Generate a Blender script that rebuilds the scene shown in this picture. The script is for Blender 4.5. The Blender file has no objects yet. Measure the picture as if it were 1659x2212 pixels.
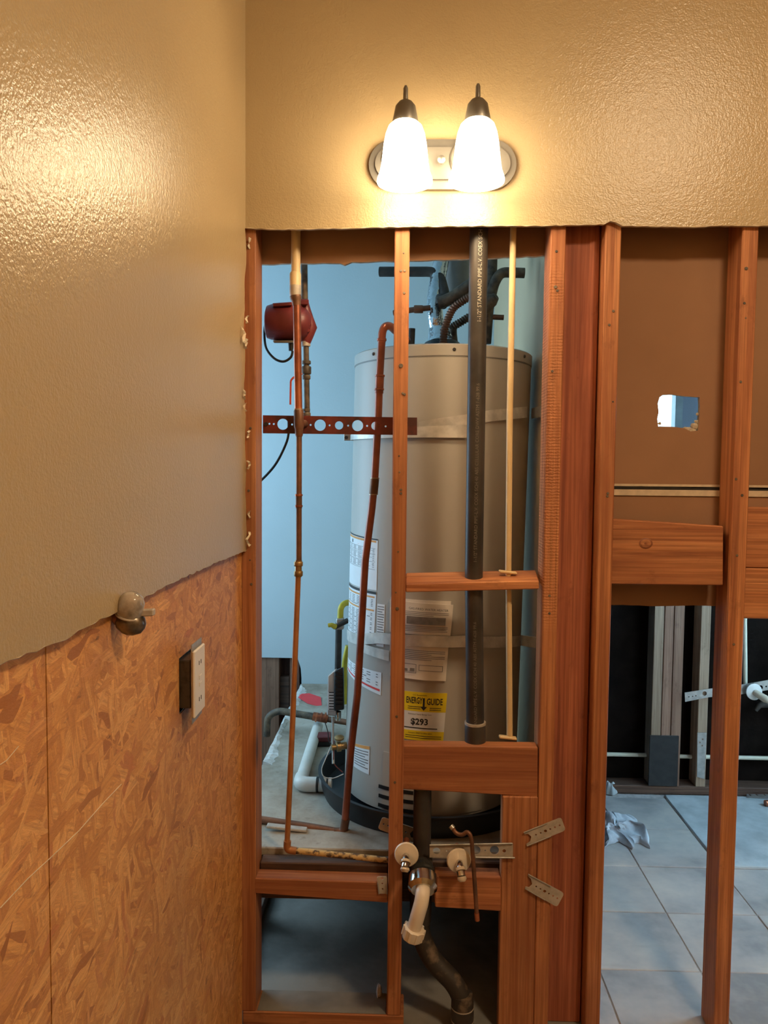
import bpy, bmesh, math, random
from mathutils import Vector, Matrix, noise
from mathutils.geometry import tessellate_polygon

random.seed(7)
sc = bpy.context.scene
COL = sc.collection

# ------------------------------------------------------------------ camera
FPX, IW, IH = 1650.0, 1659.0, 2212.0
CAM = Vector((0.0, -2.0, 1.53))
YAW = math.atan((875 - 829.5) / FPX)
PIT = math.atan((1106 - 1010) / FPX)
ROL = 0.0098
FW = Vector((-math.sin(YAW) * math.cos(PIT), math.cos(YAW) * math.cos(PIT), -math.sin(PIT)))
_R0 = Vector((math.cos(YAW), math.sin(YAW), 0))
_U0 = _R0.cross(FW)
RT = _R0 * math.cos(ROL) + _U0 * math.sin(ROL)
UP = -_R0 * math.sin(ROL) + _U0 * math.cos(ROL)
cd = bpy.data.cameras.new('camera')
cam = bpy.data.objects.new('camera', cd)
COL.objects.link(cam)
cam.matrix_world = Matrix(((RT.x, UP.x, -FW.x, CAM.x), (RT.y, UP.y, -FW.y, CAM.y), (RT.z, UP.z, -FW.z, CAM.z), (0, 0, 0, 1)))
cd.sensor_fit = 'HORIZONTAL'
cd.sensor_width = 36.0
cd.lens = 36.0 * FPX / IW
cd.clip_start = 0.05
sc.camera = cam

# ------------------------------------------------------------------ world, daylight, exposure
w = bpy.data.worlds.new('world')
sc.world = w
w.use_nodes = True
w.node_tree.nodes['Background'].inputs[0].default_value = (0.62, 0.85, 1.0, 1)
w.node_tree.nodes['Background'].inputs[1].default_value = 2.5
vs = sc.view_settings
vs.view_transform = 'Standard'
vs.look = 'None'
vs.exposure = 0.14
vs.gamma = 1.0
vs.use_curve_mapping = False
sc.cycles.max_bounces = 7
sc.cycles.diffuse_bounces = 4
sc.cycles.glossy_bounces = 3
sc.cycles.transmission_bounces = 5
sc.cycles.caustics_reflective = False
LAMP = 20.0
FILL_LAMP = 110.0  # strength of the added, unseen ceiling fill light

def area(name, loc, rot, sx, sy, power, col):
    ld = bpy.data.lights.new(name, 'AREA')
    ld.shape = 'RECTANGLE'
    ld.size, ld.size_y = sx, sy
    ld.energy = power
    ld.color = col
    o = bpy.data.objects.new(name, ld)
    o.location = loc
    o.rotation_euler = rot
    COL.objects.link(o)
    return o
# daylight through the closet's side window (faces +x) and through the far room's two windows
area('daylight_closet_window', (-1.70, 0.95, 1.55), (0, math.radians(-90), 0), 1.5, 1.1, 18, (0.40, 0.72, 1.0))
area('daylight_far_window', (1.02, 1.80, 1.85), (math.radians(-90), 0, 0), 0.44, 0.8, 6, (0.45, 0.76, 1.0))
area('daylight_side_window', (2.62, 0.75, 1.5), (0, math.radians(90), 0), 1.2, 1.0, 40, (0.40, 0.70, 1.0))

# ------------------------------------------------------------------ helpers
def ray(px, py):
    return FW + RT * ((px - IW / 2) / FPX) - UP * ((py - IH / 2) / FPX)
def ay(px, py, Y):
    d = ray(px, py); return CAM + d * ((Y - CAM.y) / d.y)
def az(px, py, Z):
    d = ray(px, py); return CAM + d * ((Z - CAM.z) / d.z)
def ax(px, py, X):
    d = ray(px, py); return CAM + d * ((X - CAM.x) / d.x)

ORG = {}
def tag(o, label=None, cat=None, group=None, kind=None):
    if label: o['label'] = label
    if cat: o['category'] = cat
    if group: o['group'] = group
    if kind: o['kind'] = kind
    elif o.name.split('.')[0] in ('printed_text', 'ruled_line', 'boxed_picture', 'control_label_print', 'pipe_print'): o['kind'] = 'stuff'
    return o
def thing(name, loc, label, cat, group=None, kind=None):
    o = bpy.data.objects.new(name, None)
    o.empty_display_size = 0.05
    COL.objects.link(o)
    o.location = loc
    ORG[o] = Vector(loc)
    return tag(o, label, cat, group, kind)
def struct(name, loc=(0, 0, 0)):
    return thing(name, loc, None, None, None, 'structure')

def mk(name, vf, mat, parent=None, smooth=None, label=None, cat=None, group=None, kind=None):
    """link one mesh object; vertices are given in world space"""
    vs_, fs_ = vf[0], vf[1]
    vs_ = [Vector(v) for v in vs_]
    if parent is not None:
        org = ORG[parent] if parent in ORG else Vector((0, 0, 0))
    else:
        lo = [min(v[i] for v in vs_) for i in range(3)]
        hi = [max(v[i] for v in vs_) for i in range(3)]
        org = Vector(((lo[0] + hi[0]) / 2, (lo[1] + hi[1]) / 2, lo[2]))
    me = bpy.data.meshes.new(name)
    me.from_pydata([v - org for v in vs_], [], fs_)
    bm = bmesh.new(); bm.from_mesh(me)
    bmesh.ops.recalc_face_normals(bm, faces=bm.faces)
    bm.to_mesh(me); bm.free()
    mats = mat if isinstance(mat, (list, tuple)) else [mat]
    for m in mats: me.materials.append(M[m] if isinstance(m, str) else m)
    if len(vf) > 2:
        for p, mi in zip(me.polygons, vf[2]): p.material_index = mi
    if smooth is not None:
        me.polygons.foreach_set('use_smooth', [True] * len(me.polygons))
        me.set_sharp_from_angle(angle=math.radians(smooth))
    o = bpy.data.objects.new(name, me)
    COL.objects.link(o)
    if parent is not None:
        o.parent = parent
        ORG[o] = org
    else:
        o.location = org
        ORG[o] = org
    return tag(o, label, cat, group, kind)

def join(*parts):
    V, F = [], []
    for p in parts:
        n = len(V)
        V += list(p[0]); F += [tuple(i + n for i in f) for f in p[1]]
    return V, F
def hexa(p):
    """8 corners: bottom ring 0-3, top ring 4-7"""
    return list(p), [(0, 3, 2, 1), (4, 5, 6, 7), (0, 1, 5, 4), (1, 2, 6, 5), (2, 3, 7, 6), (3, 0, 4, 7)]
def box(x0, x1, y0, y1, z0, z1):
    return hexa([(x0, y0, z0), (x1, y0, z0), (x1, y1, z0), (x0, y1, z0), (x0, y0, z1), (x1, y0, z1), (x1, y1, z1), (x0, y1, z1)])
def bev(vf, r=0.002, seg=1):
    me = bpy.data.meshes.new('t'); me.from_pydata([tuple(v) for v in vf[0]], [], vf[1])
    bm = bmesh.new(); bm.from_mesh(me)
    bmesh.ops.bevel(bm, geom=list(bm.edges), offset=r, segments=seg, affect='EDGES', profile=0.5)
    bm.verts.ensure_lookup_table()
    V = [v.co.copy() for v in bm.verts]; F = [tuple(v.index for v in f.verts) for f in bm.faces]
    bm.free(); bpy.data.meshes.remove(me)
    return V, F
def obox(c, u, v, wv, hu, hv, hw):
    c, u, v, wv = Vector(c), Vector(u).normalized() * hu, Vector(v).normalized() * hv, Vector(wv).normalized() * hw
    return hexa([c - u - v - wv, c + u - v - wv, c + u + v - wv, c - u + v - wv, c - u - v + wv, c + u - v + wv, c + u + v + wv, c - u + v + wv])
def frame(t):
    t = Vector(t).normalized()
    a = Vector((0, 0, 1)) if abs(t.z) < 0.9 else Vector((0, 1, 0))
    u = t.cross(a).normalized()
    return u, t.cross(u).normalized()
def tube(pts, r, seg=14, caps=True, rib=None):
    pts = [Vector(p) for p in pts]
    n = len(pts)
    rs = r if isinstance(r, (list, tuple)) else [r] * n
    V, F = [], []
    u = None
    for i, p in enumerate(pts):
        t = (pts[min(i + 1, n - 1)] - pts[max(i - 1, 0)])
        if t.length < 1e-9: t = Vector((0, 0, 1))
        t.normalize()
        if u is None:
            u, v = frame(t)
        else:
            u = (u - t * u.dot(t)).normalized(); v = t.cross(u)
        for k in range(seg):
            a = 2 * math.pi * k / seg
            V.append(p + (u * math.cos(a) + v * math.sin(a)) * rs[i])
    for i in range(n - 1):
        for k in range(seg):
            F.append((i * seg + k, i * seg + (k + 1) % seg, (i + 1) * seg + (k + 1) % seg, (i + 1) * seg + k))
    if caps:
        F.append(tuple(range(seg)[::-1])); F.append(tuple((n - 1) * seg + k for k in range(seg)))
    return V, F
def lathe(prof, org, axis, seg=24, caps=True):
    """prof: (radius, height along axis)"""
    org = Vector(org); t = Vector(axis).normalized()
    u, v = frame(t)
    V, F = [], []
    for (r, h) in prof:
        for k in range(seg):
            a = 2 * math.pi * k / seg
            V.append(org + t * h + (u * math.cos(a) + v * math.sin(a)) * max(r, 1e-5))
    n = len(prof)
    for i in range(n - 1):
        for k in range(seg):
            F.append((i * seg + k, i * seg + (k + 1) % seg, (i + 1) * seg + (k + 1) % seg, (i + 1) * seg + k))
    if caps:
        F.append(tuple(range(seg)[::-1])); F.append(tuple((n - 1) * seg + k for k in range(seg)))
    return V, F
def arc(a, b, c, n=8):
    """quadratic bend from a to c with corner b"""
    a, b, c = Vector(a), Vector(b), Vector(c)
    return [a * (1 - t) ** 2 + b * 2 * t * (1 - t) + c * t * t for t in [i / n for i in range(n + 1)]]
def bend(pts, rad=0.02, n=6):
    """polyline with rounded corners"""
    pts = [Vector(p) for p in pts]
    out = [pts[0]]
    for i in range(1, len(pts) - 1):
        p = pts[i]
        d0 = (pts[i - 1] - p); d1 = (pts[i + 1] - p)
        r = min(rad, d0.length * 0.48, d1.length * 0.48)
        out += arc(p + d0.normalized() * r, p, p + d1.normalized() * r, n)
    out.append(pts[-1])
    return out
def smoothpath(pts, n=6):
    pts = [Vector(p) for p in pts]
    out = []
    for i in range(len(pts) - 1):
        p0 = pts[max(i - 1, 0)]; p1 = pts[i]; p2 = pts[i + 1]; p3 = pts[min(i + 2, len(pts) - 1)]
        for k in range(n):
            t = k / n
            out.append(0.5 * ((2 * p1) + (p2 - p0) * t + (2 * p0 - 5 * p1 + 4 * p2 - p3) * t * t + (3 * p1 - p0 - 3 * p2 + p3) * t ** 3))
    out.append(pts[-1])
    return out
def sheet(outer, holes, fn, d0, d1):
    """flat plate with holes. 2-D loops, fn(a, b, depth) -> world. material 0 front (d0), 1 edge, 2 back"""
    loops = [outer] + list(holes)
    flat = [p for l in loops for p in l]
    tri = tessellate_polygon([[Vector((p[0], p[1], 0)) for p in l] for l in loops])
    n = len(flat)
    V = [Vector(fn(p[0], p[1], d0)) for p in flat] + [Vector(fn(p[0], p[1], d1)) for p in flat]
    F, mi = [], []
    for t in tri:
        F.append(tuple(t)); mi.append(0)
        F.append(tuple(i + n for i in t[::-1])); mi.append(2)
    s = 0
    for l in loops:
        m = len(l)
        for i in range(m):
            F.append((s + i, s + (i + 1) % m, s + (i + 1) % m + n, s + i + n)); mi.append(1)
        s += m
    return V, F, mi
def circ(cx, cy, r, n=16, sq=1.0):
    return [(cx + r * math.cos(2 * math.pi * k / n), cy + sq * r * math.sin(2 * math.pi * k / n)) for k in range(n)]
def ragged(pts, step, amp, seed=0, z2=None):
    """subdivide an open 2-D polyline and jitter it"""
    rnd = random.Random(seed)
    out = []
    for (a, b) in zip(pts[:-1], pts[1:]):
        L = math.hypot(b[0] - a[0], b[1] - a[1]); k = max(1, int(L / step))
        for i in range(k):
            t = i / k
            j = amp if (i or out) else 0
            out.append((a[0] + (b[0] - a[0]) * t + rnd.uniform(-j, j), a[1] + (b[1] - a[1]) * t + rnd.uniform(-j, j)))
    out.append(pts[-1])
    return out
XZ = lambda a, b, d: (a, d, b)      # plate facing y
YZ = lambda a, b, d: (d, a, b)      # plate facing x

def text_mesh(s, size, fn, align='CENTER', bold=0.0):
    """built-in font outlined and mapped by fn(u, v) -> world"""
    cu = bpy.data.curves.new('t', 'FONT'); cu.body = s; cu.size = size; cu.align_x = align; cu.resolution_u = 2; cu.offset = bold
    ob = bpy.data.objects.new('t', cu); COL.objects.link(ob)
    dg = bpy.context.evaluated_depsgraph_get(); dg.update()
    me = bpy.data.meshes.new_from_object(ob.evaluated_get(dg))
    V = [fn(v.co.x, v.co.y) for v in me.vertices]; F = [tuple(p.vertices) for p in me.polygons]
    bpy.data.objects.remove(ob); bpy.data.curves.remove(cu); bpy.data.meshes.remove(me)
    return V, F

# ------------------------------------------------------------------ materials
M = {}
class NT:
    def __init__(s, name):
        s.m = bpy.data.materials.new(name); s.m.use_nodes = True
        s.t = s.m.node_tree; s.b = s.t.nodes['Principled BSDF']; M[name] = s.m
    def n(s, typ, **kw):
        nd = s.t.nodes.new(typ)
        for k, v in kw.items():
            if k.startswith('i_'):
                key = k[2:]; key = int(key) if key.isdigit() else key.replace('_', ' ')
                nd.inputs[key].default_value = v
            else: setattr(nd, k, v)
        return nd
    def l(s, a, b): s.t.links.new(a, b)
    def ramp(s, fac, stops, interp='LINEAR'):
        r = s.n('ShaderNodeValToRGB'); r.color_ramp.interpolation = interp
        e = r.color_ramp.elements
        while len(e) < len(stops): e.new(0.5)
        for el, (p, c) in zip(e, stops): el.position = p; el.color = (c[0], c[1], c[2], 1)
        s.l(fac, r.inputs[0]); return r.outputs[0]
    def math(s, op, a, b=0.0):
        nd = s.n('ShaderNodeMath', operation=op)
        for i, x in enumerate((a, b)):
            if hasattr(x, 'links'): s.l(x, nd.inputs[i])
            else: nd.inputs[i].default_value = x
        return nd.outputs[0]
    def mix(s, fac, a, b, mode='MIX'):
        nd = s.n('ShaderNodeMix', data_type='RGBA', blend_type=mode)
        for i, x in ((0, fac), (6, a), (7, b)):
            if hasattr(x, 'links'): s.l(x, nd.inputs[i])
            else: nd.inputs[i].default_value = x if i == 0 else (x[0], x[1], x[2], 1)
        return nd.outputs[2]
    def coord(s, scale=(1, 1, 1), rot=(0, 0, 0), rnd=True):
        tc = s.n('ShaderNodeTexCoord'); mp = s.n('ShaderNodeMapping')
        mp.inputs['Scale'].default_value = scale; mp.inputs['Rotation'].default_value = rot
        src = tc.outputs['Object']
        if rnd:
            oi = s.n('ShaderNodeObjectInfo'); ad = s.n('ShaderNodeVectorMath', operation='ADD')
            ml = s.math('MULTIPLY', oi.outputs['Random'], 37.0)
            s.l(src, ad.inputs[0]); s.l(ml, ad.inputs[1]); src = ad.outputs[0]
        s.l(src, mp.inputs[0]); return mp.outputs[0]
    def noise(s, co, scale, detail=4, rough=0.55, dist=0.0):
        nd = s.n('ShaderNodeTexNoise'); s.l(co, nd.inputs['Vector'])
        nd.inputs['Scale'].default_value = scale; nd.inputs['Detail'].default_value = detail
        nd.inputs['Roughness'].default_value = rough; nd.inputs['Distortion'].default_value = dist
        return nd.outputs['Fac']
    def bump(s, h, strength, dist):
        b = s.n('ShaderNodeBump'); b.inputs['Strength'].default_value = strength; b.inputs['Distance'].default_value = dist
        s.l(h, b.inputs['Height']); s.l(b.outputs[0], s.b.inputs['Normal'])
    def set(s, color=None, rough=None, metal=None, spec=None):
        for k, v in (('Base Color', color), ('Roughness', rough), ('Metallic', metal), ('Specular IOR Level', spec)):
            if v is None: continue
            if hasattr(v, 'links'): s.l(v, s.b.inputs[k])
            else: s.b.inputs[k].default_value = (v[0], v[1], v[2], 1) if k == 'Base Color' else v

def plain(name, c, rough=0.5, metal=0.0, var=0.25, scale=20, bump=0.0, bscale=60, bdist=0.002, spec=0.5, c2=None, lo=0.35, hi=0.65):
    t = NT(name); co = t.coord()
    c2 = c2 or tuple(x * (1 - var) for x in c)
    t.set(t.ramp(t.noise(co, scale), [(lo, c2), (hi, c)]), rough, metal, spec)
    if bump: t.bump(t.noise(co, bscale, 3), bump, bdist)
    return t
def paint(name, c, bump=0.3, rough=0.35, scale=150, spec=0.5):
    t = NT(name); co = t.coord(rnd=False)
    big = t.noise(co, 2.0, 3)
    t.set(t.ramp(big, [(0.3, tuple(x * 0.93 for x in c)), (0.7, c)]), rough, 0, spec)
    a = t.noise(co, scale, 2, 0.5); b = t.noise(co, scale * 0.45, 2, 0.5)
    t.bump(t.math('ADD', a, b), bump, 0.004)
def wood(name, axis, cl, cm, cdk, rough=0.62, ribs=False, knots=True):
    t = NT(name)
    def sc3(a, b):
        v = [a] * 3; v[axis] = b; return tuple(v)
    g = t.noise(t.coord(sc3(48.0, 1.0)), 1.0, 5, 0.6, 1.1)
    f = t.noise(t.coord(sc3(210.0, 4.0)), 1.0, 3, 0.65)
    bl = t.noise(t.coord(sc3(7.0, 2.2)), 1.0, 4, 0.6)
    st = t.noise(t.coord(sc3(16.0, 9.0)), 1.0, 5, 0.7)
    col = t.ramp(g, [(0.34, cdk), (0.47, cm), (0.62, cl)])
    col = t.mix(t.ramp(f, [(0.42, (0, 0, 0)), (0.66, (0.6,) * 3)]), col, tuple(x * 0.5 for x in cm))
    col = t.mix(t.ramp(bl, [(0.42, (0, 0, 0)), (0.70, (0.65,) * 3)]), col, cdk)
    col = t.mix(t.ramp(st, [(0.60, (0, 0, 0)), (0.72, (0.45,) * 3)]), col, tuple(x * 0.45 for x in cdk))
    if knots:
        vo = t.n('ShaderNodeTexVoronoi'); t.l(t.coord(sc3(9.0, 3.2)), vo.inputs['Vector']); vo.inputs['Scale'].default_value = 0.55
        k = t.ramp(vo.outputs['Distance'], [(0.04, (0.85,) * 3), (0.13, (0, 0, 0))])
        col = t.mix(k, col, tuple(x * 0.25 for x in cdk))
    oi = t.n('ShaderNodeObjectInfo')
    hs = t.n('ShaderNodeHueSaturation'); t.l(col, hs.inputs['Color'])
    mr = t.n('ShaderNodeMapRange'); t.l(oi.outputs['Random'], mr.inputs[0]); mr.inputs[3].default_value = 0.86; mr.inputs[4].default_value = 1.14
    t.l(mr.outputs[0], hs.inputs['Value'])
    t.set(hs.outputs[0], rough, 0, 0.35)
    h = t.math('ADD', g, t.math('MULTIPLY', f, 0.6))
    if ribs:
        wv = t.n('ShaderNodeTexWave', wave_type='BANDS', bands_direction='Z'); t.l(t.coord((1, 1, 1)), wv.inputs['Vector'])
        wv.inputs['Scale'].default_value = 40.0; wv.inputs['Distortion'].default_value = 4.0; wv.inputs['Detail'].default_value = 3
        wv.inputs['Detail Scale'].default_value = 4.0
        tc = t.n('ShaderNodeTexCoord'); sx = t.n('ShaderNodeSeparateXYZ'); t.l(tc.outputs['Object'], sx.inputs[0])
        msk = t.ramp(t.math('DIVIDE', sx.outputs[2], 3.0), [(0.36, (0, 0, 0)), (0.39, (1,) * 3), (0.66, (1,) * 3), (0.70, (0, 0, 0))])
        mk2 = t.ramp(t.noise(t.coord((30, 30, 6)), 1.0, 3), [(0.35, (0.1,) * 3), (0.6, (1,) * 3)])
        h = t.math('ADD', h, t.math('MULTIPLY', t.math('MULTIPLY', wv.outputs['Fac'], 1.5), t.math('MULTIPLY', msk, mk2)))
    t.bump(h, 0.4, 0.002)

paint('tan_paint', (0.475, 0.355, 0.195), 0.22, 0.28, 230, 0.5)
paint('blue_white_paint', (0.56, 0.66, 0.70), 0.08, 0.6, 120, 0.3)
plain('frame_teal', (0.10, 0.13, 0.13), 0.5)
paint('slate_paint', (0.065, 0.080, 0.10), 0.1, 0.5)
paint('closet_lamplit_tan', (0.66, 0.50, 0.31), 0.1, 0.6, 100, 0.3)  # tan base carries warm lamplight in the colour, offsetting the blue daylight
plain('drywall_paper', (0.36, 0.20, 0.115), 0.85, 0, 0.16, 3, 0.15, 200, 0.001, 0.2)
plain('gypsum', (0.66, 0.56, 0.42), 0.9, 0, 0.35, 60, 0.6, 90, 0.004, 0.2)
plain('white_joint', (0.70, 0.58, 0.42), 0.85, 0, 0.2, 40, 0.3, 80, 0.002, 0.2)
plain('dark_gap', (0.03, 0.025, 0.02), 0.9, 0, 0.4, 60)
WL, WM, WD = (0.64, 0.275, 0.115), (0.50, 0.19, 0.075), (0.29, 0.095, 0.040)
wood('wood_z', 2, WL, WM, WD)
wood('wood_x', 0, WL, WM, WD)
wood('wood_y', 1, WL, WM, WD)
wood('wood_ribbed', 2, WL, WM, WD, ribs=True)
RL, RM, RD = (0.50, 0.17, 0.085), (0.40, 0.125, 0.062), (0.25, 0.07, 0.038)
wood('red_wood_z', 2, RL, RM, RD, knots=False)
wood('old_wood_x', 0, (0.22, 0.12, 0.075), (0.14, 0.075, 0.05), (0.05, 0.03, 0.022))
wood('old_wood_y', 1, (0.22, 0.13, 0.09), (0.15, 0.085, 0.06), (0.06, 0.036, 0.028))
wood('old_wood_z', 2, (0.24, 0.12, 0.075), (0.16, 0.075, 0.05), (0.07, 0.035, 0.025))
wood('pale_wood_z', 2, (0.50, 0.345, 0.225), (0.41, 0.275, 0.18), (0.28, 0.18, 0.11))
wood('brown_wood_z', 2, (0.38, 0.21, 0.135), (0.30, 0.16, 0.10), (0.21, 0.105, 0.065))

# oriented strand board: layers of long random flakes
t = NT('osb')
col = None
for k in range(4):
    ang = [0.5, -0.75, 1.35, -0.1][k]
    co = t.coord((1, 1, 1), (ang, 0, 0), False)
    mp = t.n('ShaderNodeMapping'); mp.inputs['Scale'].default_value = (1, [13, 11, 16, 18][k], [75, 58, 90, 80][k]); mp.inputs['Location'].default_value = (0, k * 3.1, k * 1.7)
    wb = t.n('ShaderNodeTexNoise'); t.l(co, wb.inputs['Vector']); wb.inputs['Scale'].default_value = 9
    mx = t.n('ShaderNodeVectorMath', operation='MULTIPLY_ADD'); t.l(wb.outputs['Color'], mx.inputs[0]); mx.inputs[1].default_value = (0.0, 0.07, 0.07); t.l(co, mx.inputs[2])
    t.l(mx.outputs[0], mp.inputs[0])
    vo = t.n('ShaderNodeTexVoronoi', voronoi_dimensions='3D'); t.l(mp.outputs[0], vo.inputs['Vector']); vo.inputs['Scale'].default_value = 1.0
    sp = t.n('ShaderNodeSeparateColor'); t.l(vo.outputs['Color'], sp.inputs[0])
    c = t.ramp(sp.outputs[0], [(0.0, (0.36, 0.13, 0.036)), (0.08, (0.60, 0.26, 0.072)), (0.5, (0.76, 0.36, 0.105)), (0.92, (0.88, 0.47, 0.16)), (1.0, (0.56, 0.19, 0.062))])
    fine = t.n('ShaderNodeMapping'); fine.inputs['Scale'].default_value = (1, 14, 240); t.l(co, fine.inputs[0])
    c = t.mix(t.math('MULTIPLY', t.ramp(t.noise(fine.outputs[0], 1.0, 4, 0.7), [(0.38, (0, 0, 0)), (0.68, (1, 1, 1))]), 0.7), c, (0.42, 0.165, 0.048))
    if col is None: col = c; hh = sp.outputs[1]
    else:
        sel = t.math('GREATER_THAN', sp.outputs[2], [0, 0.55, 0.6, 0.72][k])
        col = t.mix(sel, col, c)
        hm = t.n('ShaderNodeMix'); t.l(sel, hm.inputs[0]); t.l(hh, hm.inputs[2]); t.l(sp.outputs[1], hm.inputs[3]); hh = hm.outputs[0]
dk = t.noise(t.coord((1, 14, 45), (0.3, 0, 0), False), 1.0, 5, 0.7)
col = t.mix(t.ramp(dk, [(0.27, (0.9,) * 3), (0.38, (0, 0, 0))]), col, (0.11, 0.045, 0.02))
st = t.noise(t.coord((1, 2.2, 1.2), rnd=False), 1.0, 3)
col = t.mix(t.ramp(st, [(0.45, (0, 0, 0)), (0.75, (0.35,) * 3)]), col, (0.26, 0.09, 0.032))
t.set(col, 0.45, 0, 0.4)
t.bump(t.math('ADD', hh, t.noise(t.coord((1, 40, 120), (0.9, 0, 0), False), 1.0, 4, 0.7)), 0.55, 0.002)

plain('concrete', (0.30, 0.285, 0.255), 0.9, 0, 0.45, 5, 0.4, 40, 0.004, 0.2)
t = NT('dusty_deck'); co = t.coord(rnd=False)
c = t.ramp(t.noise(co, 6, 6, 0.65), [(0.3, (0.24, 0.20, 0.155)), (0.5, (0.37, 0.33, 0.27)), (0.75, (0.50, 0.47, 0.41))])
c = t.mix(t.ramp(t.noise(co, 40, 4), [(0.6, (0, 0, 0)), (0.75, (0.6,) * 3)]), c, (0.22, 0.18, 0.14))
t.set(c, 0.9, 0, 0.2); t.bump(t.noise(co, 30, 4), 0.4, 0.004)
plain('white_dust', (0.80, 0.80, 0.78), 0.95, 0, 0.25, 30, 0.6, 60, 0.004, 0.1)
t = NT('tile'); co = t.coord()
c = t.ramp(t.noise(co, 3.2, 5, 0.6), [(0.36, (0.30, 0.285, 0.27)), (0.5, (0.46, 0.425, 0.39)), (0.64, (0.60, 0.53, 0.46))])
c = t.mix(t.ramp(t.noise(t.coord((2, 9, 1)), 3, 4), [(0.55, (0, 0, 0)), (0.75, (0.5,) * 3)]), c, (0.46, 0.40, 0.34))
t.set(c, 0.42, 0, 0.45); t.bump(t.noise(co, 18, 3), 0.1, 0.003)
plain('grout', (0.50, 0.46, 0.42), 0.95, 0, 0.3, 50, 0.3)
plain('thinset', (0.52, 0.55, 0.54), 0.85, 0, 0.3, 8, 0.5, 40, 0.004, 0.2)
plain('black_felt', (0.012, 0.008, 0.006), 0.9, 0, 0.5, 14, 0.3, 60, spec=0.08)
plain('black_wrap', (0.030, 0.027, 0.026), 0.7, 0, 0.4, 30, 0.3, 60)

plain('tank_paint', (0.43, 0.395, 0.345), 0.42, 0, 0.05, 3, 0.0, spec=0.5)
plain('tank_seam', (0.24, 0.225, 0.20), 0.5, 0, 0.2, 10)
plain('black_plastic', (0.018, 0.017, 0.017), 0.4, 0, 0.3, 30)
plain('pan_plastic', (0.016, 0.017, 0.020), 0.45, 0, 0.4, 14, 0.2, 20)
plain('abs', (0.026, 0.022, 0.019), 0.42, 0, 0.35, 8, 0.1, 30, c2=(0.055, 0.045, 0.038), lo=0.42, hi=0.62)
plain('abs_dusty', (0.030, 0.024, 0.020), 0.6, 0, 0, 26, 0.2, 40, c2=(0.17, 0.12, 0.08), lo=0.30, hi=0.46)
plain('print_faint', (0.20, 0.175, 0.14), 0.8, 0, 0.3, 60)
plain('print_white', (0.50, 0.46, 0.38), 0.8, 0, 0.2, 40)
plain('print_black', (0.02, 0.02, 0.02), 0.7, 0, 0.2, 40)
plain('print_grey', (0.22, 0.20, 0.19), 0.8, 0, 0.3, 60)
plain('print_orange', (0.75, 0.33, 0.08), 0.7, 0, 0.1, 40)
plain('print_red', (0.75, 0.06, 0.05), 0.7, 0, 0.1, 40)
plain('label_white', (0.80, 0.80, 0.80), 0.5, 0, 0.06, 20)
plain('paper', (0.78, 0.71, 0.63), 0.75, 0, 0.12, 10, 0.2, 30)
plain('label_yellow', (0.86, 0.66, 0.02), 0.5, 0, 0.08, 20)
plain('copper', (0.60, 0.20, 0.09), 0.38, 0.75, 0.5, 14, 0.05, c2=(0.26, 0.085, 0.05))
plain('copper_old', (0.30, 0.135, 0.075), 0.5, 0.55, 0.5, 14, 0.1, c2=(0.13, 0.07, 0.045))
plain('copper_red', (0.38, 0.125, 0.075), 0.36, 0.45, 0.4, 10, 0.05, c2=(0.20, 0.065, 0.045))
plain('copper_orange', (0.58, 0.25, 0.09), 0.5, 0.35, 0.3, 18, 0.1)
plain('copper_flux', (0.62, 0.42, 0.17), 0.7, 0.1, 0.3, 45, 0.3, c2=(0.10, 0.06, 0.035), lo=0.42, hi=0.52)
plain('brass', (0.45, 0.29, 0.12), 0.4, 0.7, 0.4, 20)
plain('solder', (0.55, 0.42, 0.28), 0.4, 0.6, 0.4, 30)
plain('iron_pipe', (0.07, 0.058, 0.048), 0.6, 0.3, 0.5, 25, 0.2)
plain('grimy_pipe', (0.19, 0.14, 0.09), 0.6, 0.2, 0.5, 35, 0.3, c2=(0.05, 0.04, 0.032))
plain('red_primer', (0.20, 0.028, 0.018), 0.5, 0.1, 0.5, 18, 0.1, c2=(0.06, 0.016, 0.012))
plain('pump_red', (0.21, 0.032, 0.032), 0.42, 0.0, 0.35, 12, 0.15, 60)
plain('handle_red', (0.62, 0.07, 0.03), 0.5, 0.0, 0.2, 20)
plain('rubber', (0.012, 0.014, 0.014), 0.5, 0, 0.3, 20)
plain('cpvc', (0.76, 0.56, 0.30), 0.42, 0, 0.12, 12)
plain('cpvc_pale', (0.72, 0.68, 0.52), 0.45, 0, 0.1, 12)
plain('pvc_white', (0.74, 0.72, 0.66), 0.4, 0, 0.12, 12)
plain('pvc_bone', (0.80, 0.70, 0.56), 0.35, 0, 0.06, 10)
plain('galvanized', (0.52, 0.50, 0.46), 0.42, 0.7, 0.3, 35, 0.05)
plain('galvanized_dull', (0.54, 0.47, 0.39), 0.55, 0.12, 0.25, 50)
plain('strap_steel', (0.74, 0.70, 0.64), 0.38, 0.30, 0.35, 22, 0.2)
plain('foil', (0.72, 0.76, 0.78), 0.18, 1.0, 0.3, 14, 0.8, 22, 0.01)
plain('chrome', (0.70, 0.66, 0.60), 0.14, 1.0, 0.3, 12)
plain('vent_grey', (0.30, 0.27, 0.24), 0.5, 0.5, 0.3, 10)
plain('grey_plastic', (0.50, 0.46, 0.43), 0.5, 0, 0.15, 14)
plain('gas_yellow', (0.66, 0.52, 0.03), 0.45, 0, 0.2, 30)
plain('tag_red', (0.85, 0.06, 0.07), 0.6, 0, 0.1, 20)
plain('cloth', (0.62, 0.64, 0.66), 0.9, 0, 0.35, 14, 0.3, 60)
plain('knot_ring', (0.32, 0.105, 0.042), 0.6, 0, 0.4, 60)
plain('nickel', (0.24, 0.22, 0.19), 0.38, 0.7, 0.2, 10)
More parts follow.
